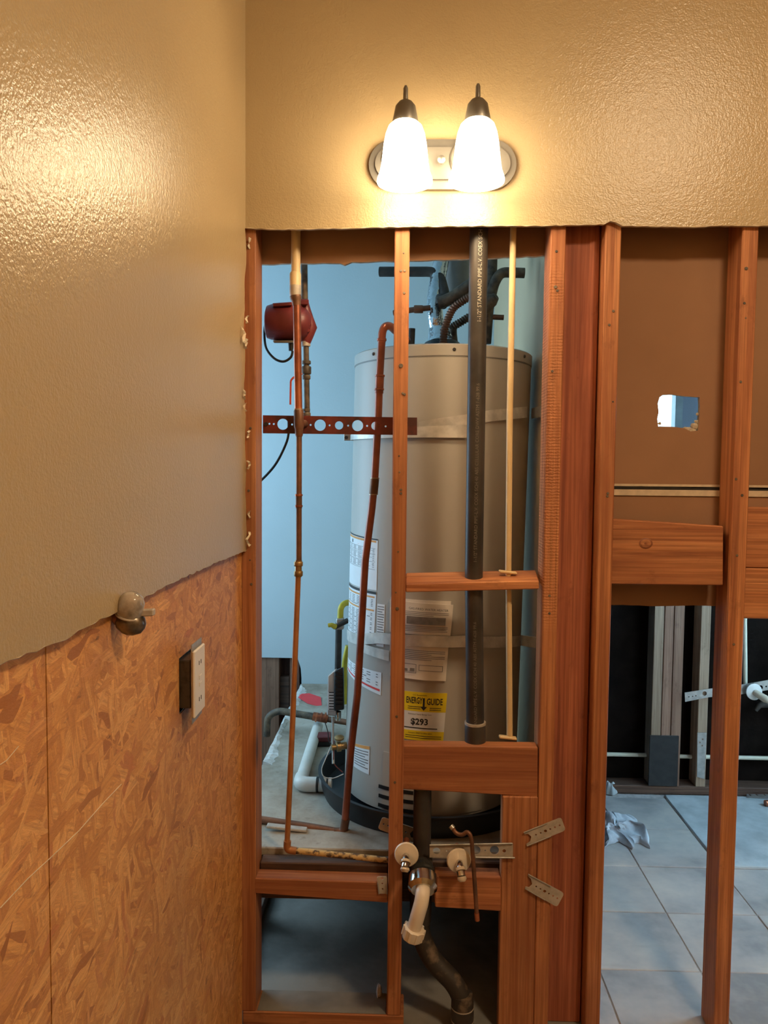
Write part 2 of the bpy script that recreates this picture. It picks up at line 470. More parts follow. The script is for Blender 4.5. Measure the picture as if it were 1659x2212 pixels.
plain('outlet_white', (0.80, 0.74, 0.64), 0.35, 0, 0.05, 10)
plain('box_dark', (0.016, 0.013, 0.011), 0.25, 0.0, 0.7, 40, c2=(0.05, 0.04, 0.03), lo=0.5, hi=0.7)
plain('clear_plastic', (0.66, 0.54, 0.40), 0.12, 0.0, 0.25, 30)
t = plain('clear_cap', (0.80, 0.70, 0.58), 0.1, 0.0, 0.45, 60); t.b.inputs['Transmission Weight'].default_value = 0.45; t.b.inputs['IOR'].default_value = 1.4
plain('knob_metal', (0.28, 0.23, 0.18), 0.3, 0.8, 0.6, 60)
plain('window_frame_white', (0.8, 0.82, 0.82), 0.5, 0, 0.05, 10)
t = NT('lit_glass'); t.set((0.9, 0.85, 0.75), 0.3)
co = t.coord(); t.l(t.ramp(t.noise(co, 3), [(0, (1.0, 0.78, 0.49)), (1, (1.0, 0.81, 0.54))]), t.b.inputs['Emission Color'])
t.b.inputs['Emission Strength'].default_value = LAMP
t = NT('fill_dome'); t.set((0.9, 0.85, 0.75), 0.3)
co = t.coord(); t.l(t.ramp(t.noise(co, 3), [(0, (1.0, 0.73, 0.45)), (1, (1.0, 0.77, 0.49))]), t.b.inputs['Emission Color'])
t.b.inputs['Emission Strength'].default_value = FILL_LAMP
t = NT('pane'); t.set((0.9, 0.97, 1.0), 0.02); t.b.inputs['Transmission Weight'].default_value = 1.0; t.b.inputs['IOR'].default_value = 1.02

# ------------------------------------------------------------------ structure: floor, ceilings, outer walls
fl = struct('floor', (0, 0, -0.06))
mk('slab', box(-1.75, 2.75, -2.65, 1.95, -0.06, -0.012), 'concrete', fl)
mk('bare_concrete', box(-1.75, 0.52, -2.65, 1.95, -0.012, 0.0), 'concrete', fl)
mk('grout_bed', box(0.52, 2.6, -0.3, 1.66, -0.012, -0.004), 'grout', fl)
TP = 0.310
base = None
for i in range(-1, 6):
    for j in range(-2, 5):
        x0, y0 = 0.612 + TP * i, 0.28 + TP * j
        x1, y1 = x0 + TP - 0.004, y0 + TP - 0.004
        x0 = max(x0, 0.53); y1 = min(y1, 1.55)
        if x1 > 2.5 or y1 - y0 < 0.05: continue
        dz = random.uniform(-0.0012, 0.0012)
        mk('tile', bev(box(x0, x1, y0, y1, -0.008, 0.0 + dz), 0.002), 'tile', fl)
mk('bare_concrete', box(0.52, 2.6, -2.65, -0.345, -0.012, -0.001), 'concrete', fl)
mk('thinset_patch', bev(box(1.235, 2.45, 0.905, 1.55, -0.004, 0.006), 0.003), 'thinset', fl)

# bathroom: front wall above the studs, cut raggedly
low = [(527, 492), (600, 495), (700, 494), (860, 490), (1000, 488), (1180, 487), (1305, 484), (1318, 477), (1330, 479), (1345, 487), (1430, 489), (1500, 490), (1560, 487), (1659, 487)]
lp = [(ay(px, py, -0.0127).x, ay(px, py, -0.0127).z) for px, py in low]
lp[0] = (-0.4173, lp[0][1])
lp = ragged(lp, 0.012, 0.0009, 3)
wf = struct('wall_front', (0, 0, 2.1))
mk('drywall_sheet', sheet(lp + [(1.75, lp[-1][1]), (1.75, 3.05), (-0.4173, 3.05)], [], XZ, -0.0127, 0.0), ['tan_paint', 'gypsum', 'drywall_paper'], wf)

mk('torn_lip', tube([(x, -0.0118, z - 0.0002) for x, z in lp], [0.0011 + 0.0006 * math.sin(i * 1.7) for i in range(len(lp))], 6), 'white_joint', wf, 60)

# bathroom: left wall, drywall over strand board
XL = -0.4173
edge = [(ax(px, py, XL).y, ax(px, py, XL).z) for px, py in [(529, 492), (531, 520), (534, 535), (532, 570), (528, 610), (529, 660), (526, 720), (530, 760), (527, 850), (531, 900), (529, 960), (532, 1010), (530, 1060), (532, 1110), (536, 1150), (533, 1188)]]
edge = [(min(y, -0.004), z) for y, z in edge]
bot = [(ax(px, py, XL).y, ax(px, py, XL).z) for px, py in [(533, 1189), (470, 1214), (410, 1241), (355, 1268), (300, 1296), (250, 1322), (180, 1357), (130, 1386), (60, 1412), (0, 1436)]]
oe = ragged(edge, 0.012, 0.0022, 5) + ragged(bot, 0.016, 0.0018, 6) + [(-2.65, bot[-1][1]), (-2.65, 3.05), (-0.0127, 3.05), (-0.0127, edge[0][1])]
wl = struct('wall_left', (-0.43, -1.3, 0.0))
mk('drywall_sheet', sheet(oe, [], YZ, XL, -0.430), ['tan_paint', 'gypsum', 'drywall_paper'], wl)
bl_pts = ragged(bot, 0.016, 0.0018, 6)
mk('torn_lip', tube([(XL - 0.001, y, z - 0.0003) for y, z in bl_pts], [0.0009 + 0.0005 * math.sin(i * 2.3) for i in range(len(bl_pts))], 6), 'white_joint', wl, 60)
seam = ax(105, 1800, -0.4305).y
ob0, ob1 = ax(387, 1480, -0.4305).y, ax(421, 1480, -0.4305).y
zb1, zb0 = ax(404, 1408, -0.4305).z, ax(404, 1527, -0.4305).z
mk('strand_board', sheet([(seam + 0.0015, 0.0), (-0.001, 0.0), (-0.001, 2.6), (seam + 0.0015, 2.6)], [[(ob0, zb0), (ob1, zb0), (ob1, zb1), (ob0, zb1)]], YZ, -0.4305, -0.4419), 'osb', wl)
mk('strand_board', sheet([(-2.65, 0.0), (seam - 0.0015, 0.0), (seam - 0.0015, 2.6), (-2.65, 2.6)], [], YZ, -0.4305, -0.4419), 'osb', wl)
mk('cavity_back', box(-0.545, -0.532, -2.65, 0.0, 0, 3.05), 'dark_gap', wl)
# thin pale lines laid across the strand board
sp = [ax(px, py, -0.4298) for px, py in [(0, 1962), (60, 1898), (110, 1852), (170, 1795), (220, 1738), (262, 1694)]]
mk('pale_line', tube(sp, 0.0007, 5), 'white_joint', wl)
sp = [ax(px, py, -0.4298) for px, py in [(0, 1652), (14, 1643), (40, 1612)]]
mk('pale_line', tube(sp, 0.0006, 5), 'white_joint', wl)
# torn paper along the drywall edge
for k, (px, py, s) in enumerate([(536, 528, 12), (521, 722, 17), (529, 742, 12), (530, 690, 9), (527, 852, 11), (526, 880, 9), (533, 938, 9), (532, 1004, 9), (534, 1112, 8), (533, 1165, 17), (524, 735, 10)]):
    c = ax(px, py, XL + 0.003); c.y = min(c.y, -0.004)
    k_ = s * 0.00115
    pts = [c + Vector((random.uniform(-.2, .9) * 0.006, random.uniform(-1, .6) * k_ * 0.8, dz * k_)) for dz in (-1, -0.5, 0.1, 0.6, 1)]
    pts2 = [p + Vector((0.004, random.uniform(0.2, 0.7) * k_, random.uniform(-.3, .3) * k_)) for p in pts]
    V = pts + pts2 + [p + Vector((0.0008, 0, 0)) for p in pts + pts2]
    F = []
    for i in range(4):
        F += [(i, i + 1, i + 6, i + 5), (i + 10, i + 15, i + 16, i + 11), (i, i + 10, i + 11, i + 1), (i + 5, i + 6, i + 16, i + 15)]
    F += [(0, 5, 15, 10), (4, 14, 19, 9)]
    mk('torn_paper', (V, F), 'white_joint' if k % 2 else 'gypsum', wl)

wr = struct('wall_right', (1.75, -1.3, 0))
mk('drywall_sheet', box(1.75, 1.77, -2.65, 0.0, 0, 3.05), 'tan_paint', wr)
wb = struct('wall_back', (0.6, -2.65, 0))
mk('drywall_sheet', box(-0.55, 1.77, -2.67, -2.65, 0, 3.05), 'tan_paint', wb)
ce = struct('ceiling', (0, 0, 3.05))
mk('bathroom_ceiling', box(-0.55, 1.77, -2.67, 0.1, 3.05, 3.07), 'white_joint', ce)
mk('rear_ceiling', box(-1.75, 2.75, 0.09, 1.95, 2.75, 2.77), 'blue_white_paint', ce)

# partition drywall behind the studs (paper side seen from here)
wp = struct('wall_partition', (0.3, 0.1, 1.0))
hp = [(-0.43, ay(560, 571, 0.09).z)] + [(ay(px, py, 0.09).x, ay(px, py, 0.09).z) for px, py in [(573, 571), (640, 568), (735, 569), (745, 572), (760, 566), (850, 564), (960, 561), (1040, 558), (1170, 553)]] + [(0.43, ay(1180, 553, 0.09).z)]
mk('drywall_sheet', sheet(ragged(hp, 0.02, 0.0012, 9) + [(0.43, 3.05), (-0.43, 3.05)], [], XZ, 0.090, 0.1027), ['drywall_paper', 'gypsum', 'blue_white_paint'], wp)
zj = ay(1440, 1046, 0.09).z; zk = ay(1440, 1072, 0.09).z; zl = ay(1440, 1307, 0.09).z
hole = [(ay(px, py, 0.09).x, ay(px, py, 0.09).z) for px, py in [(1425, 858), (1432, 853), (1450, 852), (1480, 856), (1511, 858), (1512, 880), (1510, 905), (1508, 930), (1492, 932), (1478, 925), (1455, 922), (1422, 921), (1420, 905), (1423, 890), (1421, 872)]]
mk('drywall_sheet', sheet([(0.44, zj), (1.75, zj), (1.75, 3.05), (0.44, 3.05)], [hole], XZ, 0.090, 0.1027), ['drywall_paper', 'gypsum', 'slate_paint'], wp)
zls = [(ay(px, py, 0.09).x, ay(px, py, 0.09).z) for px, py in [(1310, 1306), (1380, 1308), (1440, 1310), (1500, 1307), (1540, 1309)]]
mk('drywall_sheet', sheet([(0.44, zls[0][1])] + ragged(zls, 0.02, 0.001, 2) + [(1.75, zls[-1][1]), (1.75, zk), (0.44, zk)], [], XZ, 0.090, 0.1027), ['drywall_paper', 'gypsum', 'slate_paint'], wp)
gj = [(ay(px, py, 0.094).x, ay(px, py, 0.094).z) for px, py in [(1330, 1056), (1400, 1054), (1450, 1057), (1500, 1056), (1560, 1058)]]
za, zbb = ay(1440, 1061, 0.094).z, ay(1440, 1072, 0.094).z
mk('joint_edge', box(0.44, 1.75, 0.086, 0.1027, ay(1440, 1071, 0.09).z, ay(1440, 1058, 0.09).z), 'white_joint', wp)
mk('joint_edge', box(0.44, 1.75, 0.0895, 0.1027, ay(1440, 1051, 0.09).z, zj), 'white_joint', wp)
mk('joint_gap', sheet(ragged([(0.44, ay(1300, 1058.5, 0.09).z)] + [(1.2, ay(1440, 1059, 0.09).z)], 0.02, 0.0003, 4) + ragged([(1.2, ay(1440, 1052, 0.09).z), (0.9, ay(1540, 1055, 0.09).z), (0.7, ay(1450, 1052, .09).z), (0.62, ay(1380, 1050, 0.09).z), (0.44, ay(1300, 1053, 0.09).z)], 0.02, 0.0012, 11), [], XZ, 0.088, 0.1015), 'dark_gap', wp)
mk('joint_light_stop', box(0.54, 1.75, 0.1029, 0.107, zk - 0.012, zj + 0.012), 'dark_gap', wp)  # strip added behind the joint to stop daylight coming through
# crumbled gypsum at the hole's corner
for (px, py, r) in [(1500, 922, 9), (1488, 928, 7), (1505, 912, 6), (1497, 930, 6), (1480, 926, 5), (1507, 895, 4), (1509, 928, 5), (1425, 915, 4)]:
    c = ay(px, py, 0.098); rr = r * 0.00127
    V, F = lathe([(0, -0.7), (0.6, -0.5), (1, 0.05), (0.7, 0.6), (0, 0.8)], (0, 0, 0), (0.2, 0.3, 1), 7)
    V = [c + Vector((v.x * rr, v.y * rr * 0.6, v.z * rr)) * random.uniform(0.75, 1.2) for v in V]
    mk('gypsum_crumb', (V, F), 'gypsum', wp)

# closet shell
XB, YB = -0.508, 1.75
zcut = ay(610, 1421, YB).z
mk('wall_closet_back', sheet([(XB, 0.4), (0.42, 0.4), (0.42, 2.75), (-1.7, 2.75), (-1.7, zcut), (XB - 0.02, zcut), (XB - 0.004, zcut - 0.05), (XB, zcut - 0.1)], [], XZ, YB, YB + 0.0127), 'blue_white_paint', None, kind='structure')
mk('wall_closet_sheathing', box(-1.75, 0.45, 1.86, 1.875, 0, 2.75), 'old_wood_z', None, kind='structure')
mk('wall_closet_right', box(0.42, 0.4327, 0.103, 1.86, 0, 2.75), 'closet_lamplit_tan', None, kind='structure')
mk('wall_closet_left', sheet([(0.1, 0), (1.86, 0), (1.86, 2.75), (0.1, 2.75)], [[(0.38, 0.78), (1.52, 0.78), (1.52, 2.32), (0.38, 2.32)]], YZ, -1.66, -1.6727), 'blue_white_paint', None, kind='structure')
mk('wall_closet_front', box(-1.67, -0.431, 0.090, 0.1027, 0, 2.75), 'blue_white_paint', None, kind='structure')
w1 = struct('window_1', (-1.67, 0.95, 0.78))
mk('window_frame', sheet([(0.36, 0.76), (1.54, 0.76), (1.54, 2.34), (0.36, 2.34)], [[(0.41, 0.81), (1.49, 0.81), (1.49, 2.29), (0.41, 2.29)]], YZ, -1.655, -1.685), 'window_frame_white', w1)

# far room shell
YF = 1.566
mk('wall_far_sheathing', box(0.45, 2.6, 1.660, 1.672, 0, 1.45), 'black_felt', None, kind='structure')
mk('wall_far', sheet([(0.45, 1.40), (2.6, 1.40), (2.6, 2.75), (0.45, 2.75)], [[(0.80, 1.45), (1.255, 1.45), (1.255, 2.25), (0.80, 2.25)]], XZ, YF, 1.672), 'slate_paint', None, kind='structure')
mk('wall_far_left', box(0.520, 0.5327, 0.103, 1.66, 0, 2.75), 'slate_paint', None, kind='structure')
mk('wall_far_right', sheet([(0.0, 0), (1.66, 0), (1.66, 2.75), (0.0, 2.75)], [[(0.25, 0.9), (1.25, 0.9), (1.25, 2.1), (0.25, 2.1)]], YZ, 2.55, 2.57), 'blue_white_paint', None, kind='structure')
w2 = struct('window_2', (1.07, 1.6, 1.45))
mk('window_frame', sheet([(0.79, 1.44), (1.265, 1.44), (1.265, 2.26), (0.79, 2.26)], [[(0.825, 1.475), (1.232, 1.475), (1.232, 2.225), (0.825, 2.225)]], XZ, YF - 0.012, YF + 0.03), 'frame_teal', w2)
mk('pane', box(0.82, 1.24, YF + 0.012, YF + 0.016, 1.47, 2.23), 'pane', w2)
w3 = struct('window_3', (2.56, 0.75, 0.9))
mk('window_frame', sheet([(0.23, 0.88), (1.27, 0.88), (1.27, 2.12), (0.23, 2.12)], [[(0.28, 0.93), (1.22, 0.93), (1.22, 2.07), (0.28, 2.07)]], YZ, 2.54, 2.575), 'window_frame_white', w3)
mk('pane', box(2.555, 2.559, 0.27, 1.23, 0.92, 2.08), 'pane', w3)

# ------------------------------------------------------------------ framing
def board(name, x0, x1, y0, y1, z0, z1, mat, label, group=None, cat='stud', nails=()):
    o = mk(name, bev(box(x0, x1, y0, y1, z0, z1), 0.0025), mat, None, None, label, cat, group)
    ORG[o] = Vector(o.location)
    for (px, py, r) in nails:
        c = ay(px, py, y0)
        if not (x0 + 0.002 < c.x < x1 - 0.002 and z0 < c.z < z1): continue
        rr = r * 0.0012
        mk('nail_head', lathe([(rr * 0.8, -0.001), (rr, 0.0004), (rr * 0.8, 0.0012)], c, (0, -1, 0.15), 9), 'grimy_pipe', o)
    return o
ZT = 2.95
board('wall_stud', -0.4700, -0.3935, 0.0, 0.089, 0.038, ZT, 'wood_z', 'wooden stud in the corner beside the torn tan drywall and strand board', 'wall studs', nails=[(541, 925, 3), (537, 1060, 3), (540, 1210, 2), (543, 1262, 3)])
board('wall_stud', -0.0345, 0.0040, 0.0, 0.089, 0.038, ZT, 'wood_z', 'narrow wooden stud standing in front of the water heater', 'wall studs',
      nails=[(872, 547, 2), (866, 585, 3), (874, 585, 3), (873, 633, 3), (866, 790, 5), (870, 850, 3), (874, 852, 3), (862, 985, 2), (863, 1020, 2), (866, 1058, 3), (866, 1066, 3), (860, 1192, 2), (858, 1315, 4), (857, 1548, 3), (855, 1280, 2), (853, 1690, 3)])
board('wall_stud', 0.3645, 0.4030, 0.0, 0.089, 0.0, ZT, 'wood_ribbed', 'wooden stud with fine ribbed glue marks right of the tan pipe', 'wall studs',
      nails=[(1202, 543, 3), (1200, 620, 4), (1204, 628, 3), (1193, 802, 3), (1187, 1287, 3), (1187, 1325, 3)])
board('backing_stud', 0.4045, 0.5010, 0.046, 0.084, 0.0, ZT, 'red_wood_z', 'wide reddish board set back between two studs', None, 'stud')
board('wall_stud', 0.5035, 0.5430, 0.0, 0.089, 0.0, ZT, 'wood_z', 'wooden stud beside the wide set back reddish board and square hole bay', 'wall studs',
      nails=[(1325, 672, 3), (1336, 688, 2), (1316, 702, 3), (1324, 868, 2), (1313, 1066, 3), (1312, 1072, 3), (1278, 1152, 2)])
board('wall_stud', 0.8480, 0.8885, 0.0, 0.089, 0.0, ZT, 'wood_z', 'rightmost wooden stud with dark smudges low down, right of the square hole', 'wall studs',
      nails=[(1612, 580, 4), (1608, 655, 3), (1611, 687, 2), (1600, 825, 3), (1590, 1035, 3), (1603, 1070, 3), (1592, 1200, 3), (1585, 1392, 3)])
board('cripple_stud', ay(1085, 1760, 0).x, 0.3635, 0.0, 0.038, 0.0, ay(1110, 1721, 0).z, 'wood_z', 'short flat stud under the wide lower block, carrying the steel bracket', None, 'stud')
bp = board('bottom_plate', -0.43, 0.012, 0.0, 0.089, 0.0, 0.038, 'wood_x', 'dusty wooden bottom plate on the floor left of the black drain', None, 'plate')
mk('dust_layer', box(-0.39, -0.037, 0.004, 0.087, 0.0381, 0.0392), 'concrete', bp)
board('top_plate', -0.43, 1.74, 0.0, 0.089, 2.953, 3.03, 'wood_x', 'wooden top plate over the studs behind the tan wall', None, 'plate')

def block(name, quad_f, yf, quad_b, yb, mat, label, cat='block', yaw=0):
    """front corners BL BR TR TL in pixels at plane yf, back corners at plane yb"""
    f = [ay(px, py, yf) for px, py in quad_f]; b = [ay(px, py, yb) for px, py in quad_b]
    return mk(name, bev(hexa([f[0], f[1], b[1], b[0], f[3], f[2], b[2], b[3]]), 0.0025), mat, None, None, label, cat)
def block2(name, quad_f, yf, dy, mat, label):
    f = [ay(px, py, yf) for px, py in quad_f]; b = [p + Vector((0, dy, 0)) for p in f]
    return mk(name, bev(hexa([f[0], f[1], b[1], b[0], f[3], f[2], b[2], b[3]]), 0.0025), mat, None, None, label, 'block')
block('fire_block', [(876, 1280), (1165, 1273), (1164, 1254), (876, 1261)], 0.004, [(877, 1257), (1158, 1251), (1157, 1231), (877, 1237)], 0.089, 'wood_x', 'thin flat block with the black pipe passing through it')
block2('fire_block', [(869, 1705), (1163, 1722), (1162, 1614), (870, 1610)], 0.006, 0.04, 'wood_x', 'wide dark block on edge under the end of the black pipe')
block2('fire_block', [(549, 1930), (837, 1951), (837, 1906), (550, 1897)], 0.0, 0.05, 'wood_x', 'low flat block between the corner stud and the narrow stud')
block2('fire_block', [(940, 1960), (1082, 1969), (1082, 1895), (940, 1893)], 0.0, 0.05, 'wood_x', 'low reddish block behind the white drain elbow')
mk('old_ledge', bev(box(-0.392, -0.036, 0.052, 0.0995, 0.38, 0.432), 0.003), 'old_wood_x', None, None, 'weathered dark ledge board behind the low flat block', 'ledge')
mk('old_ledge', bev(box(0.006, 0.362, 0.080, 0.0995, 0.38, 0.432), 0.003), 'old_wood_x', None, None, 'weathered dark ledge board behind the white drain elbow', 'ledge')
kb = block2('header_block', [(1318, 1262), (1562, 1265), (1563, 1137), (1322, 1121)], 0.012, 0.04, 'wood_x', 'broad header block with a round knot below the square hole')
ORG[kb] = Vector(kb.location)
kc_ = ay(1395, 1174, 0.012)
for r_k, m_k, d_k in ((0.0145, 'knot_ring', 0.0004), (0.0110, 'wood_x', 0.0007), (0.0035, 'knot_ring', 0.0010)):
    V, F = lathe([(r_k, 0.0), (r_k * 0.97, d_k)], kc_, (0, -1, 0), 20)
    V = [kc_ + Vector(((v.x - kc_.x) * 1.25, v.y - kc_.y, v.z - kc_.z)) for v in V]
    mk('knot', (V, F), m_k, kb, 60)
hb = [ay(px, py, 0.012) for px, py in [(1610, 1225), (1659, 1228), (1659, 1100), (1613, 1096)]]
for nm, q, lab in (('header_block', [(1605, 1226), (1915, 1231), (1915, 1103), (1612, 1096)], 'upper header block right of the rightmost stud'),
                   ('header_block', [(1603, 1336), (1915, 1343), (1915, 1233), (1606, 1227)], 'lower header block right of the rightmost stud')):
    block2(nm, q, 0.02, 0.06, 'wood_x', lab)
board('wall_stud', 1.29, 1.3285, 0.0, 0.089, 0.0, ZT, 'wood_z', 'wooden stud carrying the far ends of the header blocks', 'wall studs')

# ------------------------------------------------------------------ heater platform
ZP = 0.45
pf = thing('heater_platform', (-0.05, 0.9, 0), 'raised dusty platform under the water heater', 'platform')
mk('deck', bev(box(XB, 0.418, 0.101, 1.745, 0.425, ZP), 0.003), 'dusty_deck', pf)
mk('rim_joist', box(XB + 0.01, 0.41, 0.104, 0.142, 0.30, 0.4245), 'old_wood_x', pf)
mk('rim_joist', box(XB + 0.01, 0.41, 1.70, 1.738, 0.30, 0.4245), 'old_wood_x', pf)
mk('side_joist', box(XB, XB + 0.038, 0.143, 1.699, 0.30, 0.4245), 'old_wood_y', pf)
mk('side_joist', box(0.372, 0.41, 0.143, 1.699, 0.30, 0.4245), 'old_wood_y', pf)
mk('middle_joist', box(-0.03, 0.008, 0.143, 1.699, 0.30, 0.4245), 'old_wood_y', pf)
mk('sill', bev(box(XB - 0.01, XB + 0.04, 0.12, 1.74, 0.0, 0.04), 0.002), 'old_wood_y', pf)
for yy in (0.42, 0.93, 1.60):
    mk('post', bev(box(XB, XB + 0.036, yy, yy + 0.08, 0.041, 0.2995), 0.002), 'old_wood_z', pf)
for yy in (0.3, 1.5):
    mk('post', bev(box(0.372, 0.41, yy, yy + 0.08, 0.0, 0.2995), 0.002), 'old_wood_z', pf)
# broken plaster along the platform's left edge
rnd = random.Random(4)
V, F = [], []
N = 60
for i in range(N + 1):
    y = 0.70 + (1.70 - 0.70) * i / N
    wd = 0.028 + 0.03 * noise.noise(Vector((y * 9, 0.3, 0))) + rnd.uniform(-0.006, 0.006)
    hgt = 0.010 + 0.008 * noise.noise(Vector((y * 14, 5.3, 0)))
    V += [(XB + 0.001, y, ZP), (XB + 0.003, y, ZP + hgt), (XB + wd * 0.5, y, ZP + hgt * rnd.uniform(0.6, 1.1)), (XB + wd, y + rnd.uniform(-.006, .006), ZP)]
for i in range(N):
    for k in range(3): F.append((i * 4 + k, i * 4 + k + 1, i * 4 + k + 5, i * 4 + k + 4))
    F.append((i * 4 + 3, i * 4, i * 4 + 4, i * 4 + 7))
F += [(0, 1, 2, 3), (N * 4 + 3, N * 4 + 2, N * 4 + 1, N * 4)]
mk('plaster_rubble', (V, F), 'white_dust', pf)
# framing left of the platform, seen under the cut blue wall
for (pa, pb, yy, m, lab) in ((560, 603, 1.765, 'brown_wood_z', 'brown closet stud under the cut edge of the blue wall'), (626, 652, 1.765, 'old_wood_z', 'dark closet stud at the end of the cut blue wall')):
    x0, x1 = ay(pa, 1500, yy).x, ay(pb, 1500, yy).x
    mk('closet_stud', bev(box(x0, min(x1, XB - 0.012) if pa > 600 else x1, yy, yy + 0.089, 0.0, 2.7), 0.002), m, None, None, lab, 'stud')
x0, x1 = ay(604, 1500, 1.80).x, XB - 0.1
mk('closet_block', bev(box(ay(604, 1500, 1.79).x, ay(625, 1500, 1.79).x, 1.79, 1.83, 0.28, 0.47), 0.002), 'old_wood_x', None, None, 'dark block between the two closet studs', 'block')

# ------------------------------------------------------------------ water heater
TY, TR0 = 0.53, 0.286
ZB, ZTOP = 0.475, 1.892
def tx(z): return 0.117 + 0.0175 * (z - 1.86)
def on_tank(th, z, off=0.0):
    """th = 0 faces the camera (-y), positive towards +x"""
    r = TR0 + off
    return Vector((tx(z) + r * math.sin(th), TY - r * math.cos(th), z))
def hit(px, py, off=0.0):
    d = ray(px, py); r = TR0 + off; z = 1.2
    for _ in range(5):
        ox = CAM.x - tx(z); oy = CAM.y - TY
        a = d.x ** 2 + d.y ** 2; b = 2 * (ox * d.x + oy * d.y); c = ox ** 2 + oy ** 2 - r * r
        q = max(b * b - 4 * a * c, 0); s = (-b - math.sqrt(q)) / (2 * a)
        p = CAM + d * s; z = p.z
    return math.atan2(p.x - tx(z), TY - p.y), z
def tank_lathe(prof, seg=72):
    V, F = [], []
    for (r, z) in prof:
        for k in range(seg):
            a = 2 * math.pi * k / seg
            V.append((tx(z) + r * math.sin(a), TY - r * math.cos(a), z))
    for i in range(len(prof) - 1):
        for k in range(seg):
            F.append((i * seg + k, i * seg + (k + 1) % seg, (i + 1) * seg + (k + 1) % seg, (i + 1) * seg + k))
    F.append(tuple(range(seg))); F.append(tuple((len(prof) - 1) * seg + k for k in range(seg)))
    return V, F
def patch(quad, off, thick, nu=10, nv=6, wav=0.0):
    """a curved sheet on the tank: quad TL TR BR BL as (theta, z)"""
    V, F = [], []
    for s in (0, 1):
        for j in range(nv + 1):
            for i in range(nu + 1):
                u, v = i / nu, j / nv
                a = [quad[0][k] * (1 - u) + quad[1][k] * u for k in (0, 1)]
                b = [quad[3][k] * (1 - u) + quad[2][k] * u for k in (0, 1)]
                th, z = a[0] * (1 - v) + b[0] * v, a[1] * (1 - v) + b[1] * v
                wv = wav * noise.noise(Vector((u * 2.3, v * 2.0, quad[0][1] * 7)))
                V.append(on_tank(th, z, off + s * thick + wv))
    m = (nu + 1) * (nv + 1)
    idx = lambda s, i, j: s * m + j * (nu + 1) + i
    for j in range(nv):
        for i in range(nu):
            F.append((idx(0, i, j), idx(0, i, j + 1), idx(0, i + 1, j + 1), idx(0, i + 1, j)))
            F.append((idx(1, i, j), idx(1, i + 1, j), idx(1, i + 1, j + 1), idx(1, i, j + 1)))
    for i in range(nu):
        F.append((idx(0, i, 0), idx(0, i + 1, 0), idx(1, i + 1, 0), idx(1, i, 0)))
        F.append((idx(0, i, nv), idx(1, i, nv), idx(1, i + 1, nv), idx(0, i + 1, nv)))
    for j in range(nv):
        F.append((idx(0, 0, j), idx(1, 0, j), idx(1, 0, j + 1), idx(0, 0, j + 1)))
        F.append((idx(0, nu, j), idx(0, nu, j + 1), idx(1, nu, j + 1), idx(1, nu, j)))
    return V, F
def sub(quad, u0, v0, u1, v1):
    def P(u, v):
        a = [quad[0][k] * (1 - u) + quad[1][k] * u for k in (0, 1)]; b = [quad[3][k] * (1 - u) + quad[2][k] * u for k in (0, 1)]
        return (a[0] * (1 - v) + b[0] * v, a[1] * (1 - v) + b[1] * v)
    return [P(u0, v0), P(u1, v0), P(u1, v1), P(u0, v1)]
def qfn(quad, off, su, sv):
    """text mapper: (0,0) text origin at quad point (su, sv); text metres run along the quad"""
    def f(x, y):
        u0 = sub(quad, su, sv, su, sv)[0]
        return on_tank(u0[0] + x / TR0 - 0.0, u0[1] + y + x * SL[0], off)
    return f
SL = [0.0]

wh = thing('water_heater', (tx(ZB), TY, 0.46), 'tall beige tank water heater standing in a black pan behind the studs', 'water heater')
mk('tank_body', tank_lathe([(TR0 - 0.012, ZB), (TR0, ZB + 0.006), (TR0, ZTOP - 0.036)]), 'tank_paint', wh, 40)
mk('top_cap', tank_lathe([(TR0 + 0.002, ZTOP - 0.035), (TR0 + 0.002, ZTOP - 0.004), (TR0 - 0.003, ZTOP), (0.25, ZTOP + 0.004), (0.06, ZTOP + 0.012)]), 'tank_paint', wh, 35)
mk('top_seam', tank_lathe([(TR0 + 0.0008, ZTOP - 0.039), (TR0 + 0.0008, ZTOP - 0.035)]), 'tank_seam', wh, 40)
for th in (-0.86, 0.07, 1.0):
    p = on_tank(th, ZTOP - 0.018, 0.002)
    mk('cap_screw', lathe([(0.005, 0), (0.005, 0.002), (0.003, 0.004)], p, p - Vector((tx(ZTOP), TY, p.z)), 10), 'iron_pipe', wh, 40)
# access door and louvre slots at the base
aq = [hit(770, 1702), hit(1000, 1716), hit(1000, 1850), hit(772, 1790)]
mk('access_door', patch([(aq[0][0] + 0.42, 0.665), (0.55, 0.665), (0.55, 0.49), (aq[0][0] + 0.42, 0.49)], 0.0005, 0.003, 16, 2), 'tank_paint', wh, 40)
for k, (pl, pr, y0) in enumerate([(818, 893, 1694), (818, 893, 1714), (817, 893, 1734), (816, 893, 1753), (815, 893, 1772)]):
    a, b = hit(pl, y0, 0.004), hit(pr, y0 + 13, 0.004)
    z = a[1]
    mk('louvre_slot', patch([(a[0], z), (b[0], z), (b[0], z - 0.011), (a[0], z - 0.011)], 0.003, 0.002, 8, 2), 'black_plastic', wh, 40)
